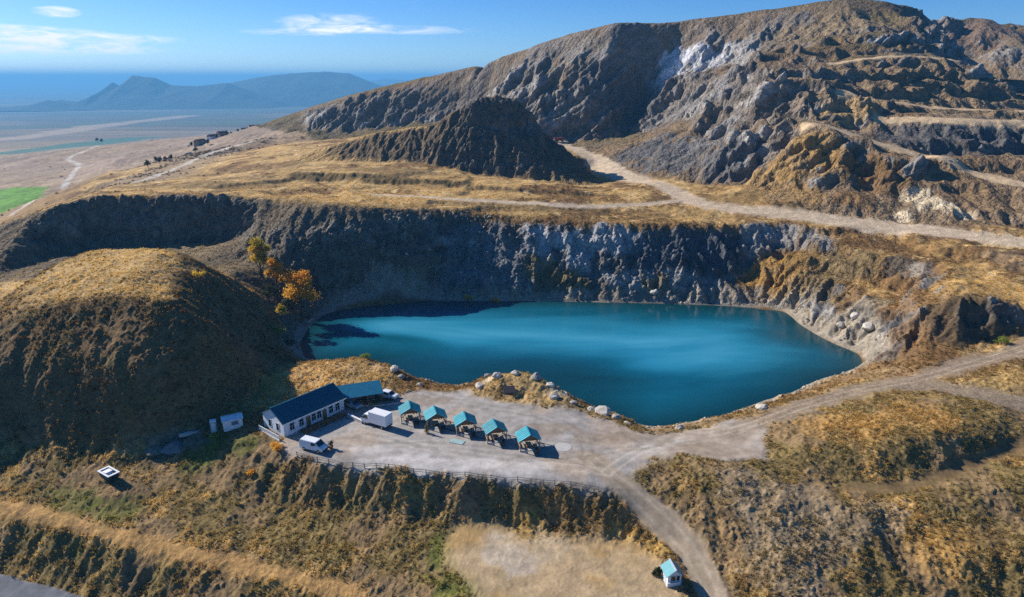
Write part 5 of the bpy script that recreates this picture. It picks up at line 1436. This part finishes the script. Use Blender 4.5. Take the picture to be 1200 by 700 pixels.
# pale slabs and the cable on the yard
q = at_z(660, 524, 0)
tag(MB().lathe([(1.5, -.1), (1.5, .0), (1.4, .015)], 24).build('concrete_slab', MCONC), 'round pale concrete slab at the end of the row of huts', 'slab').location = (q[0], q[1], gz(q[0], q[1]) + .03)
q = at_z(536, 518, 0)
o = tag(MB().box(-1.3, 1.3, -.7, .7, -.1, .05).build('cover_plate', paint('turquoise_plate', (.30, .44, .43), .7, .2), None, .02), 'flat pale turquoise cover plate lying in front of the middle hut', 'cover plate'); o.location = (q[0], q[1], gz(q[0], q[1]) + .03); o.rotation_euler = (0, 0, -.35)
cbm = MB(); pts = [at_z(*p, 0) for p in ((470, 489), (500, 496), (530, 505), (560, 513), (585, 519))]
pts = smooth_line(pts, 6)
for a, b in zip(pts[:-1], pts[1:]):
    cbm.tube((a[0], a[1], gz(*a) + .05), (b[0], b[1], gz(*b) + .05), .06, None, 6)
tag(cbm.build('hose', MIRON), 'long dark hose lying across the yard in front of the huts', 'hose')
# small dark shelter at the foot of the peninsula
q = at_z(597, 465, .2); z = gz(q[0], q[1])
ls = thing('lean_to', 'small dark tarpaulin lean-to at the foot of the grassy peninsula', 'shelter', (q[0], q[1], z), .15)
MB().slab((-1.2, -.7, 1.0), (1.2, -.7, 1.0), (1.2, 1.1, 1.7), (-1.2, 1.1, 1.7), .05).build('tarpaulin', MTARP, ls)
for x in (-1.1, 1.1):
    MB().tube((x, -.6, -.2), (x, -.6, 1.0), .05).build('pole', MGREY, ls); MB().tube((x, 1.0, -.2), (x, 1.0, 1.6), .05).build('pole', MGREY, ls)
MB().box(-1.1, 1.1, .98, 1.04, 0, 1.5).build('back_panel', MTARP, ls)
# dump truck far up at the foot of the great face
q = at_y(655, 163, 424); z = gz(q[0], q[1])
dt = thing('dump_truck', 'tiny red dump truck at the foot of the great rock face', 'truck', (q[0], q[1], z), math.radians(10))
MB().hexa([(-2.6, -1.2, 1.1), (.8, -1.2, 1.1), (.8, 1.2, 1.1), (-2.6, 1.2, 1.1), (-3.1, -1.3, 2.4), (1.0, -1.3, 2.6), (1.0, 1.3, 2.6), (-3.1, 1.3, 2.4)]).build('tipper_body', MRED, dt, .05)
MB().box(1.1, 2.9, -1.15, 1.15, .8, 2.7).build('cab', MRED, dt, .08)
MB().box(2.88, 2.93, -1.0, 1.0, 1.7, 2.5).build('windscreen', MGLASS, dt)
MB().box(-2.8, 2.9, -.5, .5, .7, 1.08).build('chassis', MIRON, dt)
for x in (2.0, -1.0, -2.2):
    for y in (-1.0, 1.0):
        wheel(dt, x, y, .52, .35)
print('objects a', round(time.time() - T0, 1))
# ---------------------------------------------------------------- trees and bushes
def leaf_mat(name, c1, c2):
    m, n, l, b = new_mat(name)
    b.inputs['Roughness'].default_value = .7; b.inputs['Specular IOR Level'].default_value = .2
    at = n.new('ShaderNodeAttribute'); at.attribute_name = 'leaf'
    mx = n.new('ShaderNodeMix'); mx.data_type = 'RGBA'; mx.inputs[6].default_value = c1 + (1,); mx.inputs[7].default_value = c2 + (1,)
    l.new(at.outputs['Fac'], mx.inputs[0]); l.new(mx.outputs[2], b.inputs['Base Color'])
    tr_ = n.new('ShaderNodeBsdfTranslucent'); l.new(mx.outputs[2], tr_.inputs['Color'])
    ms = n.new('ShaderNodeMixShader'); ms.inputs[0].default_value = .5
    out = [q_ for q_ in n if q_.type == 'OUTPUT_MATERIAL'][0]
    l.new(b.outputs[0], ms.inputs[1]); l.new(tr_.outputs[0], ms.inputs[2]); l.new(ms.outputs[0], out.inputs['Surface'])
    return m
L_ORANGE = leaf_mat('orange_leaves', (.80, .34, .02), (.90, .58, .07))
L_YELLOW = leaf_mat('yellow_leaves', (.72, .48, .03), (.85, .62, .09))
L_MIX = leaf_mat('yellow_green_leaves', (.30, .28, .03), (.90, .56, .05))
L_GREEN = leaf_mat('green_leaves', (.12, .20, .02), (.34, .40, .06))
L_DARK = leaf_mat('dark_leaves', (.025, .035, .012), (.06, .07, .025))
L_OLIVE = leaf_mat('olive_leaves', (.12, .11, .035), (.24, .19, .07))
M_BARK = paint('bark', (.10, .075, .055), .9, .3, 4)
def crown(parent, clumps, n, size, mat, seed, name='crown'):
    """leaf-sized faces gathered in clumps, thinning outwards, with gaps between the clumps"""
    r = np.random.default_rng(seed)
    w_ = np.array([c[3] ** 2 for c in clumps]); k = r.choice(len(clumps), n, p=w_ / w_.sum())
    c = np.array([q_[:3] for q_ in clumps])[k]; rad = np.array([q_[3] for q_ in clumps])[k]
    d = r.normal(size=(n, 3)); d /= np.linalg.norm(d, axis=1, keepdims=True)
    p = c + d * (rad * np.clip(np.abs(r.normal(.55, .38, n)), .05, 1.5))[:, None] * np.array((1, 1, .9))
    u = r.normal(size=(n, 3)); u /= np.linalg.norm(u, axis=1, keepdims=True)
    t = np.cross(u, d + .3 * r.normal(size=(n, 3))); t /= np.linalg.norm(t, axis=1, keepdims=True) + 1e-6
    s = size * r.uniform(.6, 1.4, n)[:, None]
    v = np.stack([p - u * s, p + t * s * .6, p + u * s, p - t * s * .6], 1).reshape(-1, 3)
    f = np.arange(n * 4).reshape(-1, 4)
    me = bpy.data.meshes.new(name); me.from_pydata(v.tolist(), [], f.tolist())
    a = me.attributes.new('leaf', 'FLOAT', 'POINT'); tone = np.clip(r.normal(.5, .22, n) + .25 * np.sin(k * 2.1), 0, 1)
    a.data.foreach_set('value', np.repeat(tone, 4).astype(np.float32))
    me.materials.append(mat)
    o = bpy.data.objects.new(name, me); COL.objects.link(o); o.parent = parent
    return o
def tree(px, py, zz, h, wd, mat, label, seed, cat='tree', name='autumn_tree', n=2600, leaf=.17):
    q = at_z(px, py, zz); z = gz(q[0], q[1])
    t = thing(name, label, cat, (q[0], q[1], z), 0)
    r = random.Random(seed); tr_ = MB(); tips = []
    tr_.tube((0, 0, -.4), (r.uniform(-.2, .2), r.uniform(-.2, .2), h * .38), .028 * h, .019 * h, 8)
    for i in range(7):
        a = i * 2.4 + r.random(); z0 = h * (.16 + .055 * i); L_ = wd * r.uniform(.45, .85)
        e = (math.cos(a) * L_, math.sin(a) * L_, z0 + h * r.uniform(.18, .38))
        tr_.tube((0, 0, z0), e, .012 * h, .005 * h, 6); tips.append(e)
    tr_.tube((0, 0, h * .36), (.1, .1, h * .85), .017 * h, .005 * h, 6)
    tr_.build('trunk', M_BARK, t, 0, True)
    cl = [(e[0] * .9, e[1] * .9, e[2] + .1, wd * r.uniform(.30, .46)) for e in tips]
    for i in range(9):
        a = r.random() * 6.3; rr = wd * r.uniform(.05, .6)
        cl.append((math.cos(a) * rr, math.sin(a) * rr, h * r.uniform(.52, .93), wd * r.uniform(.24, .42)))
    crown(t, cl, n, leaf, mat, seed)
    return t
def bush(px, py, zz, r_, h, mat, label, seed, name='bush', n=700, leaf=.13, loc=None):
    q = loc or at_z(px, py, zz); z = gz(q[0], q[1])
    t = thing(name, label, 'bush' if name != 'potted_shrub' else 'potted plant', (q[0], q[1], z), 0)
    rr = random.Random(seed); st = MB(); cl = []
    for i in range(7):
        a = i * .9 + rr.random(); e = (math.cos(a) * r_ * rr.uniform(.2, .8), math.sin(a) * r_ * rr.uniform(.2, .8), h * rr.uniform(.4, .85))
        st.tube((0, 0, -.2), e, .05, .02, 5); cl.append(e + (r_ * rr.uniform(.3, .5),))
    st.build('stems', M_BARK, t); crown(t, cl, n, leaf, mat, seed, 'foliage')
    return t
tree(309, 348, 0, 11.5, 3.6, L_MIX, 'tall orange and green tree at the top of the lakeside row, farthest up the slope', 11, n=8500, leaf=.21)
tree(327, 360, -2, 10.5, 3.0, L_ORANGE, 'slender orange tree between the two larger lakeside trees', 12, n=6500, leaf=.2)
tree(354, 374, -4, 13.0, 4.8, L_ORANGE, 'broad bright orange tree nearest the lake water', 13, n=13000, leaf=.23)
tree(331, 386, -3, 4.8, 1.6, L_YELLOW, 'small yellow tree below the broad orange tree', 14, n=2600, leaf=.16)
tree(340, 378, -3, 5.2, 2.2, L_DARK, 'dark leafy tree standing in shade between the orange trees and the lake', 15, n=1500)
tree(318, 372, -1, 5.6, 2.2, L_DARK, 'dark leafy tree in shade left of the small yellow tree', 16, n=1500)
bush(325, 402, -2, 2.6, 2.6, L_GREEN, 'bright green bush on the shore where the hill meets the lake', 21, n=1500)
bush(340, 408, -3, 1.8, 1.8, L_DARK, 'dark green bush at the water edge beside the bright green bush', 22)
bush(428, 417, 1.8, 1.3, 1.5, L_GREEN, 'lone green bush on the headland rocks above the lake', 23)
bush(235, 335, 16, 1.6, 1.4, L_YELLOW, 'yellow bush on the far shoulder of the dark hill', 24)
bush(548, 349, -4, 1.6, 1.8, L_YELLOW, 'yellow bush at the foot of the far quarry wall', 25)
bush(582, 350, -4, 1.5, 1.2, L_ORANGE, 'low orange bush along the far shore right of the yellow one', 26)
bush(325, 527, -.4, 1.3, 1.1, L_ORANGE, 'orange yellow bush just below the white balustrade', 27)
bush(296, 563, -4.5, .9, .8, L_ORANGE, 'small orange bush on the bank below the yard', 28)
bush(601, 195, 0, 2.2, 2.4, L_DARK, 'dark green bush at the foot of the conical mound', 29, loc=at_y(602, 200, 312))
bush(1175, 398, 6, 1.6, 1.4, L_GREEN, 'green bush beside the haul road on the slope above the lake', 30)
bush(253, 512, -.7, 1.3, 1.1, L_GREEN, 'green bush below the toilet booth', 31)
bush(776, 668, -6, .9, 1.0, L_DARK, 'dark bush against the back corner of the kiosk', 32, loc=(21.1, 81.4))
q = at_z(500, 508, 0)
cs = thing('columnar_shrub', 'slim olive columnar shrub standing on the yard before the second hut', 'shrub', (q[0], q[1], gz(q[0], q[1])), 0)
MB().tube((0, 0, -.2), (0, 0, 1.6), .07, .03).build('stem', M_BARK, cs)
crown(cs, [(0, 0, .35 + .28 * i, .5 - .05 * i) for i in range(7)], 600, .09, L_OLIVE, 41, 'foliage')
q = at_z(388, 526, 0)
pt = thing('potted_shrub', 'dark round shrub in a clay pot beside the white van', 'potted plant', (q[0], q[1], gz(q[0], q[1])), 0)
MB().lathe([(.28, 0), (.42, .5), (.46, .52), (.46, .6), (.38, .6)], 12).build('pot', MTERR, pt)
crown(pt, [(0, 0, 1.05, .55), (.15, .1, 1.35, .35)], 500, .08, L_DARK, 42, 'foliage')

# ---------------------------------------------------------------- boulders
def boulder(loc, r, mat, label, seed, flat=.75):
    bm = bmesh.new(); bmesh.ops.create_icosphere(bm, subdivisions=2, radius=1)
    rn = random.Random(seed); cuts = [Vector((rn.uniform(-1, 1), rn.uniform(-1, 1), rn.uniform(-.6, 1))).normalized() for _ in range(9)]
    for v in bm.verts:
        for c in cuts:
            d = v.co.dot(c)
            if d > .72: v.co -= c * (d - .72)
        v.co *= 1 + rn.uniform(-.05, .05)
    me = bpy.data.meshes.new('boulder'); bm.to_mesh(me); bm.free(); me.materials.append(mat)
    o = bpy.data.objects.new('boulder', me); COL.objects.link(o)
    o.location = (loc[0], loc[1], loc[2] + r * flat * .25); o.scale = (r * 1.15, r, r * flat); o.rotation_euler = (0, 0, rn.uniform(0, 6))
    tag(o, label, 'boulder', 'boulders round the lake')
BOULD = [(706, 480, 0, 1.7, 1, 'largest pale boulder on the near shore, right of the peninsula'), (692, 477, 0, .9, 1, 'pale boulder just left of the largest shore boulder'), (722, 488, -.4, 1.0, 0, 'brown boulder right of the largest shore boulder'),
         (735, 495, -.6, .8, 1, 'pale boulder at the bend of the near shore'), (797, 500, -.6, .8, 1, 'pale boulder at the lowest point of the lake shore'), (893, 476, .4, 1.2, 1, 'white boulder on the near shore below the haul road'),
         (672, 474, 0, .8, 0, 'brown boulder at the right foot of the peninsula'), (572, 441, 1.4, .8, 0, 'brown boulder on the back left corner of the peninsula'), (650, 470, .2, 1.0, 1, 'flat pale boulder at the front foot of the peninsula'),
         (462, 434, .8, 1.1, 1, 'pale boulder on the tip of the headland behind the shed'), (470, 441, .5, .9, 0, 'brown boulder below the tip of the headland'), (492, 450, 0, .7, 1, 'pale boulder on the shore between headland and huts'),
         (583, 437, 3.2, 1.1, 1, 'pale boulder on the crest of the peninsula, at its left'), (604, 436, 3.4, .9, 1, 'pale boulder in the middle of the peninsula crest'), (628, 440, 3.1, 1.2, 0, 'brown boulder on the crest of the peninsula, at its right'), (644, 450, 2.0, 1.0, 1, 'pale boulder high on the right shoulder of the peninsula'), (562, 452, .9, 1.0, 1, 'pale boulder low on the left side of the peninsula'),
         (766, 349, -4, 1.4, 1, 'pinkish pale boulder on the far shore under the quarry wall'), (1003, 372, 1, 1.5, 1, 'pale boulder on the slope above the right shore'), (1016, 386, 0, 1.6, 1, 'large pale boulder low on the right shore slope'), (985, 380, -1, 1.1, 1, 'pale boulder near the water on the right shore')]
for k, (px, py, zz, r_, ty, lb) in enumerate(BOULD):
    q = at_z(px, py, zz)
    boulder((q[0], q[1], gz(q[0], q[1])), r_, (MSTONE, MSTONE2)[ty], lb, 60 + k)

# ---------------------------------------------------------------- village and trees out on the plain
def far_house(px, py, Y, w_, d_, h_, mat, label, rz):
    q = at_y(px, py, Y); z = gz(q[0], q[1])
    t = thing('village_house', label, 'house', (q[0], q[1], z), rz, 'houses of the far village')
    w_, d_, h_ = w_ * .75, d_ * .75, h_ * .85
    MB().box(-w_ / 2, w_ / 2, -d_ / 2, d_ / 2, -1.5, h_).build('wall', mat, t)
    MB().prism([(-d_ / 2 - .4, h_), (d_ / 2 + .4, h_), (0, h_ + d_ * .35)], -w_ / 2 - .3, w_ / 2 + .3).build('roof', MTILE if (int(px) % 3) else MGREY, t).rotation_euler = (0, 0, math.pi / 2)
VH = [(301, 163, 700, 16, 9, 5, MW, 'white long building at the right end of the far village'), (288, 166, 690, 9, 7, 4, MWALL, 'white house next to the long building of the far village'), (262, 170, 660, 12, 8, 4, MGREY, 'grey house in the middle of the far village'),
      (250, 173, 640, 10, 7, 4, MWALL, 'pale house in the middle of the far village left of the grey one'), (236, 178, 610, 14, 7, 3.5, MGREY, 'long grey shed in the far village'), (222, 186, 560, 9, 7, 4, MWALL, 'pale house near the left end of the far village'),
      (212, 190, 540, 11, 7, 3.5, MGREY, 'grey shed near the left end of the far village'), (275, 160, 760, 9, 7, 4, MWALL, 'pale house at the back of the far village'), (200, 198, 500, 10, 6, 3.5, MWALL, 'pale house nearest the quarry at the village end'),
      (331, 139, 900, 8, 6, 5, MW, 'tiny white house alone high beside the mountain foot')]
for k, h_ in enumerate(VH):
    far_house(*h_, .5 + .2 * k)
FT = [(112, 155, 1500), (117, 155, 1480), (176, 153, 1450), (183, 152, 1450), (192, 152, 1440), (199, 152, 1420), (211, 149, 1500), (245, 180, 600), (256, 176, 640), (268, 174, 650), (281, 171, 680), (292, 168, 700), (230, 184, 580), (218, 192, 540),
      (206, 194, 520), (196, 201, 480), (186, 206, 460), (176, 211, 440), (240, 170, 680), (225, 176, 640), (270, 150, 900), (283, 147, 920), (310, 158, 760), (318, 155, 800), (190, 208, 452), (203, 203, 480)]
tl_ = ['left one of the pair of far trees on the dark field', 'right one of the pair of far trees on the dark field', 'first tree of the far row on the plain', 'second tree of the far row on the plain', 'third tree of the far row on the plain', 'fourth tree of the far row on the plain', 'lone tree right of the far row on the plain']
TLB = ['dark tree behind the long grey shed of the far village', 'dark tree by the pale house in the middle of the far village', 'dark tree beside the grey house of the far village', 'dark tree left of the white house at the village right end', 'dark tree in front of the white long building of the far village', 'dark tree left of the long grey shed of the far village', 'dark tree above the pale house near the village left end',
       'dark tree between the grey shed and the nearest pale village house', 'dark tree just right of the nearest pale village house', 'dark tree left of the nearest pale village house', 'last dark tree at the left end of the village strip', 'dark tree standing back behind the middle village houses', 'dark tree standing back behind the left village houses', 'left one of two trees high above the village', 'right one of two trees high above the village',
       'dark tree right of the white long building of the far village', 'topmost dark tree right of the white long building', 'dark tree beside the village road near its lower end', 'dark tree beside the village road below the nearest pale house']
t0_ = None
for k, (px, py, Y) in enumerate(FT):
    q = at_y(px, py, Y); loc = (q[0], q[1], gz(q[0], q[1])); s_ = (1.3 if Y > 1000 else .5 + .25 * ((k * 37) % 5) / 5)
    lb = tl_[k] if k < 7 else TLB[k - 7]
    if t0_ is None:
        t0_ = thing('far_tree', lb, 'tree', loc, 0, 'trees on the far plain'); t0_.scale = (s_,) * 3
        MB().tube((0, 0, -1), (0, 0, 4), .3, .15).build('trunk', M_BARK, t0_)
        crown(t0_, [(0, 0, 4.5, 2.4), (1.3, .5, 3.8, 1.8), (-1.2, -.4, 3.6, 1.9), (.2, -.8, 5.8, 1.5)], 500, .5, L_DARK, 77)
    else:
        dup(t0_, loc, k * 1.1, lb, (s_,) * 3)
print('nature', round(time.time() - T0, 1))

# ---------------------------------------------------------------- grass tufts, shrubs and rubble (nobody could count them)
def scatter(name, label, cat, pts, scl, rot, protos, tint=None):
    """points carry size and turn; small meshes are set on them"""
    me = bpy.data.meshes.new(name); me.vertices.add(len(pts)); me.vertices.foreach_set('co', pts.astype(np.float32).ravel())
    for nm, arr in (('size', scl), ('turn', rot), ('pick', RNG.integers(0, len(protos), len(pts)).astype(np.float32)), ('tone', RNG.random(len(pts)))):
        a = me.attributes.new(nm, 'FLOAT', 'POINT'); a.data.foreach_set('value', np.asarray(arr, np.float32))
    if tint is not None:
        a = me.attributes.new('gcol', 'FLOAT_COLOR', 'POINT'); a.data.foreach_set('color', tint.astype(np.float32).ravel())
    o = bpy.data.objects.new(name, me); COL.objects.link(o); o['kind'] = 'stuff'; o['label'] = label; o['category'] = cat
    ng = bpy.data.node_groups.new(name, 'GeometryNodeTree')
    ng.interface.new_socket('Geometry', in_out='INPUT', socket_type='NodeSocketGeometry'); ng.interface.new_socket('Geometry', in_out='OUTPUT', socket_type='NodeSocketGeometry')
    N, K = ng.nodes, ng.links
    gi, go = N.new('NodeGroupInput'), N.new('NodeGroupOutput')
    jn = N.new('GeometryNodeJoinGeometry')
    mp = N.new('GeometryNodeMeshToPoints'); K.new(gi.outputs[0], mp.inputs[0])
    def attr(nm):
        a = N.new('GeometryNodeInputNamedAttribute'); a.data_type = 'FLOAT'; a.inputs['Name'].default_value = nm; return a.outputs[0]
    cx = N.new('ShaderNodeCombineXYZ'); K.new(attr('turn'), cx.inputs[2])
    for k, po in enumerate(protos):
        cp = N.new('FunctionNodeCompare'); cp.data_type = 'FLOAT'; cp.operation = 'EQUAL'; K.new(attr('pick'), cp.inputs[0]); cp.inputs[1].default_value = k; cp.inputs[12].default_value = .1
        oi = N.new('GeometryNodeObjectInfo'); oi.inputs[0].default_value = po
        ip = N.new('GeometryNodeInstanceOnPoints'); K.new(mp.outputs[0], ip.inputs[0]); K.new(cp.outputs[0], ip.inputs[1]); K.new(oi.outputs['Geometry'], ip.inputs[2])
        K.new(cx.outputs[0], ip.inputs['Rotation']); K.new(attr('size'), ip.inputs['Scale'])
        K.new(ip.outputs[0], jn.inputs[0])
    K.new(jn.outputs[0], go.inputs[0])
    md = o.modifiers.new('scatter', 'NODES'); md.node_group = ng
    return o
def proto(name, v, f, mat):
    me = bpy.data.meshes.new(name); me.from_pydata(v, [], f); me.materials.append(mat)
    o = bpy.data.objects.new(name, me)         # never linked to the scene: only its shape is used
    return o
def tone_mat(name, c1, c2, transl=0.0):
    m, n, l, b = new_mat(name); b.inputs['Roughness'].default_value = .85; b.inputs['Specular IOR Level'].default_value = .15
    at = n.new('ShaderNodeAttribute'); at.attribute_type = 'INSTANCER'; at.attribute_name = 'tone'
    mx = n.new('ShaderNodeMix'); mx.data_type = 'RGBA'; mx.inputs[6].default_value = tuple(c1) + (1,); mx.inputs[7].default_value = tuple(c2) + (1,)
    l.new(at.outputs['Fac'], mx.inputs[0]); l.new(mx.outputs[2], b.inputs['Base Color'])
    if transl:
        tr_ = n.new('ShaderNodeBsdfTranslucent'); l.new(mx.outputs[2], tr_.inputs['Color'])
        ms = n.new('ShaderNodeMixShader'); ms.inputs[0].default_value = transl
        out = [q_ for q_ in n if q_.type == 'OUTPUT_MATERIAL'][0]
        l.new(b.outputs[0], ms.inputs[1]); l.new(tr_.outputs[0], ms.inputs[2]); l.new(ms.outputs[0], out.inputs['Surface'])
    return m
def soil_mat(name, lo, hi, tintc, transl):
    """plants that share the colour of the ground they grow on"""
    m, n, l, b = new_mat(name); b.inputs['Roughness'].default_value = .85; b.inputs['Specular IOR Level'].default_value = .1
    at = n.new('ShaderNodeAttribute'); at.attribute_type = 'INSTANCER'; at.attribute_name = 'tone'
    gc = n.new('ShaderNodeAttribute'); gc.attribute_type = 'INSTANCER'; gc.attribute_name = 'gcol'
    mr = n.new('ShaderNodeMapRange'); mr.inputs[3].default_value = lo; mr.inputs[4].default_value = hi; l.new(at.outputs['Fac'], mr.inputs[0])
    vm = n.new('ShaderNodeVectorMath'); vm.operation = 'MULTIPLY'; vm.inputs[1].default_value = tintc; l.new(gc.outputs['Color'], vm.inputs[0])
    vs_ = n.new('ShaderNodeVectorMath'); vs_.operation = 'SCALE'; l.new(vm.outputs[0], vs_.inputs[0]); l.new(mr.outputs[0], vs_.inputs['Scale'])
    l.new(vs_.outputs[0], b.inputs['Base Color'])
    tr_ = n.new('ShaderNodeBsdfTranslucent'); l.new(vs_.outputs[0], tr_.inputs['Color'])
    ms = n.new('ShaderNodeMixShader'); ms.inputs[0].default_value = transl
    out = [q_ for q_ in n if q_.type == 'OUTPUT_MATERIAL'][0]
    l.new(b.outputs[0], ms.inputs[1]); l.new(tr_.outputs[0], ms.inputs[2]); l.new(ms.outputs[0], out.inputs['Surface'])
    return m
def tuft(seed, mat, n=14, h=.38, w_=.06, lean=.55):
    r = random.Random(seed); v, f = [], []
    for i in range(n):
        a = r.random() * 6.28; b = r.random() * 6.28; R_ = r.random() * .28; x, y = math.cos(b) * R_, math.sin(b) * R_
        le = r.uniform(.1, lean); hh = h * r.uniform(.6, 1.15)
        tx, ty = x + math.cos(b) * le * hh, y + math.sin(b) * le * hh
        k = len(v); dx, dy = -math.sin(a) * w_, math.cos(a) * w_
        v += [(x - dx, y - dy, -.1), (x + dx, y + dy, -.1), (tx + dx * .5, ty + dy * .5, hh * .8), (tx - dx * .2, ty - dy * .2, hh)]; f.append((k, k + 1, k + 2, k + 3))
    return proto('tuft', v, f, mat)
def shrub(seed, mat, n=60, r_=.5):
    r = np.random.default_rng(seed); d = r.normal(size=(n, 3)); d /= np.linalg.norm(d, axis=1, keepdims=True); d[:, 2] = np.abs(d[:, 2])
    p = d * r_ * r.uniform(.5, 1.1, (n, 1)); u = r.normal(size=(n, 3)); u /= np.linalg.norm(u, axis=1, keepdims=True); t = np.cross(u, d)
    s = .13
    v = np.stack([p - u * s, p + t * s * .7, p + u * s, p - t * s * .7], 1).reshape(-1, 3)
    return proto('shrub', v.tolist(), np.arange(4 * n).reshape(-1, 4).tolist(), mat)
def stone(seed, mat):
    bm = bmesh.new(); bmesh.ops.create_icosphere(bm, subdivisions=1, radius=.5); r = random.Random(seed)
    for v_ in bm.verts:
        v_.co *= r.uniform(.7, 1.15); v_.co.z *= .75
    v = [tuple(q_.co) for q_ in bm.verts]; f = [tuple(q_.index for q_ in p_.verts) for p_ in bm.faces]; bm.free()
    return proto('stone', v, f, mat)
FLATC = COORD
_dd = DI.reshape(-1)
_area = np.abs((ang[1] - ang[0]) * DI * np.gradient(RR, axis=1)).reshape(-1)     # plan area held by each vertex
def choose(dens, cap):
    p = np.clip(dens.reshape(-1) * _area, 0, 1.0)
    k = np.nonzero(RNG.random(len(p)) < p)[0]
    if len(k) > cap:
        k = RNG.choice(k, cap, replace=False)
    return k
wild = (1 - sstep(.2, .5, np.maximum(m_flat, m_pad))) * sstep(.5, 2.0, sd_shore) * (1 - sstep(210, 330, DI)) * (1 - rk)
inhouse = np.ones_like(VX)
t_gold = soil_mat('dry_grass_blades', 1.1, 2.0, (1.0, 1.0, .86), .5); t_olive = soil_mat('olive_grass_blades', .95, 1.6, (.95, 1.0, .8), .45); t_dark = soil_mat('heath_leaves', .5, 1.05, (1.03, .97, .82), .25)
k = choose(wild * (1 - .85 * bare) * (.3 + .7 * sstep(-.35, .3, NM)) * (1.0 - sstep(110, 260, DI) * .85) * 3.0 * (.35 + .65 * sstep(.10, .22, C[..., 0])) * 1.6, 220000)
scatter('dry_grass', 'dry straw coloured grass tufts on the slopes', 'grass', FLATC[k], RNG.uniform(.4, 1.05, len(k)) * (1 + .2 * sstep(150, 260, _dd[k])), RNG.random(len(k)) * 6.28, [tuft(1, t_gold), tuft(2, t_gold, 12, .32), tuft(3, t_olive), tuft(4, t_olive, 12, .3)], TINT[k])
k = choose(wild * (1 - .7 * bare) * sstep(.0, .45, -NM + NB * .4) * (.03 + .5 * m_dome * sstep(.3, .6, SL) + .05 * fore + .25 * sstep(.35, .7, SL) * (1 - sstep(150, 200, VY))), 42000)
scatter('heath_shrubs', 'low dark heath shrubs covering the shaded slopes', 'shrubs', FLATC[k], RNG.uniform(.4, 1.25, len(k)), RNG.random(len(k)) * 6.28, [shrub(5, t_dark), shrub(6, t_dark, 50, .45), shrub(7, t_olive, 50, .45)], TINT[k])
k = choose((vil * .11 + .0012 * plain_m * (1 - sstep(800, 1000, DI)) + .003 * sstep(240, 300, VY) * (1 - m_mount) * (1 - m_mound) * (1 - plain_m) + .05 * platz * sstep(.1, .4, NB) + .12 * bench_scarp) * sstep(-.2, .3, NB + NM * .5) * (1 - sstep(.2, .5, np.maximum(m_valley, m_bench))), 7000)
scatter('far_scrub', 'dark scrub dotted over the far hillside and round the village', 'scrub', FLATC[k], RNG.uniform(.7, 2.2, len(k)) * (.6 + .8 * sstep(350, 700, _dd[k])), RNG.random(len(k)) * 6.28, [shrub(15, t_dark, 70, .6), shrub(16, t_dark, 60, .6), shrub(17, t_olive, 60, .5)], TINT[k])
t_st = tone_mat('rubble', ROCKD * .8, ROCKM * 1.1); t_st2 = tone_mat('pale_rubble', ROCKB, lin(206, 194, 172))
scree = np.maximum.reduce([shore_band * .9, m_cliff * sstep(.25, .6, SL) * (.9 * np.exp(-((VX + 9) / 14) ** 2) * sstep(200, 212, VY)), m_mount * (1 - far) * sstep(.3, .6, SL) * .04])
k = choose(scree * sstep(-.2, .3, NM + .15) * 1.0, 26000)
scatter('rubble', 'loose broken stones along the shore and on the scree', 'rubble', FLATC[k], RNG.uniform(.25, 1.0, len(k)) ** 1.8 * 1.1, RNG.random(len(k)) * 6.28, [stone(8, t_st), stone(9, t_st), stone(10, t_st2), stone(11, t_st2)])
print('scatter', round(time.time() - T0, 1))
# ---------------------------------------------------------------- haze in the air
def haze():
    me = bpy.data.meshes.new('haze')
    x, y0, y1, z0, z1 = 66000, -3000, 66000, -295, 175
    v = [(-x, y0, z0), (x, y0, z0), (x, y1, z0), (-x, y1, z0), (-x, y0, z1), (x, y0, z1), (x, y1, z1), (-x, y1, z1)]
    me.from_pydata(v, [], [(0, 3, 2, 1), (4, 5, 6, 7), (0, 1, 5, 4), (1, 2, 6, 5), (2, 3, 7, 6), (3, 0, 4, 7)])
    o = bpy.data.objects.new('haze', me); COL.objects.link(o); o['kind'] = 'stuff'
    m = bpy.data.materials.new('haze'); m.use_nodes = True
    n, l = m.node_tree.nodes, m.node_tree.links
    n.clear()
    out = n.new('ShaderNodeOutputMaterial'); v = n.new('ShaderNodeVolumePrincipled')
    v.inputs['Color'].default_value = (.20, .58, 1.0, 1)
    v.inputs['Density'].default_value = 1.25e-4
    v.inputs['Anisotropy'].default_value = .1
    l.new(v.outputs[0], out.inputs['Volume'])
    me.materials.append(m)
haze()
print('script done', round(time.time() - T0, 1))
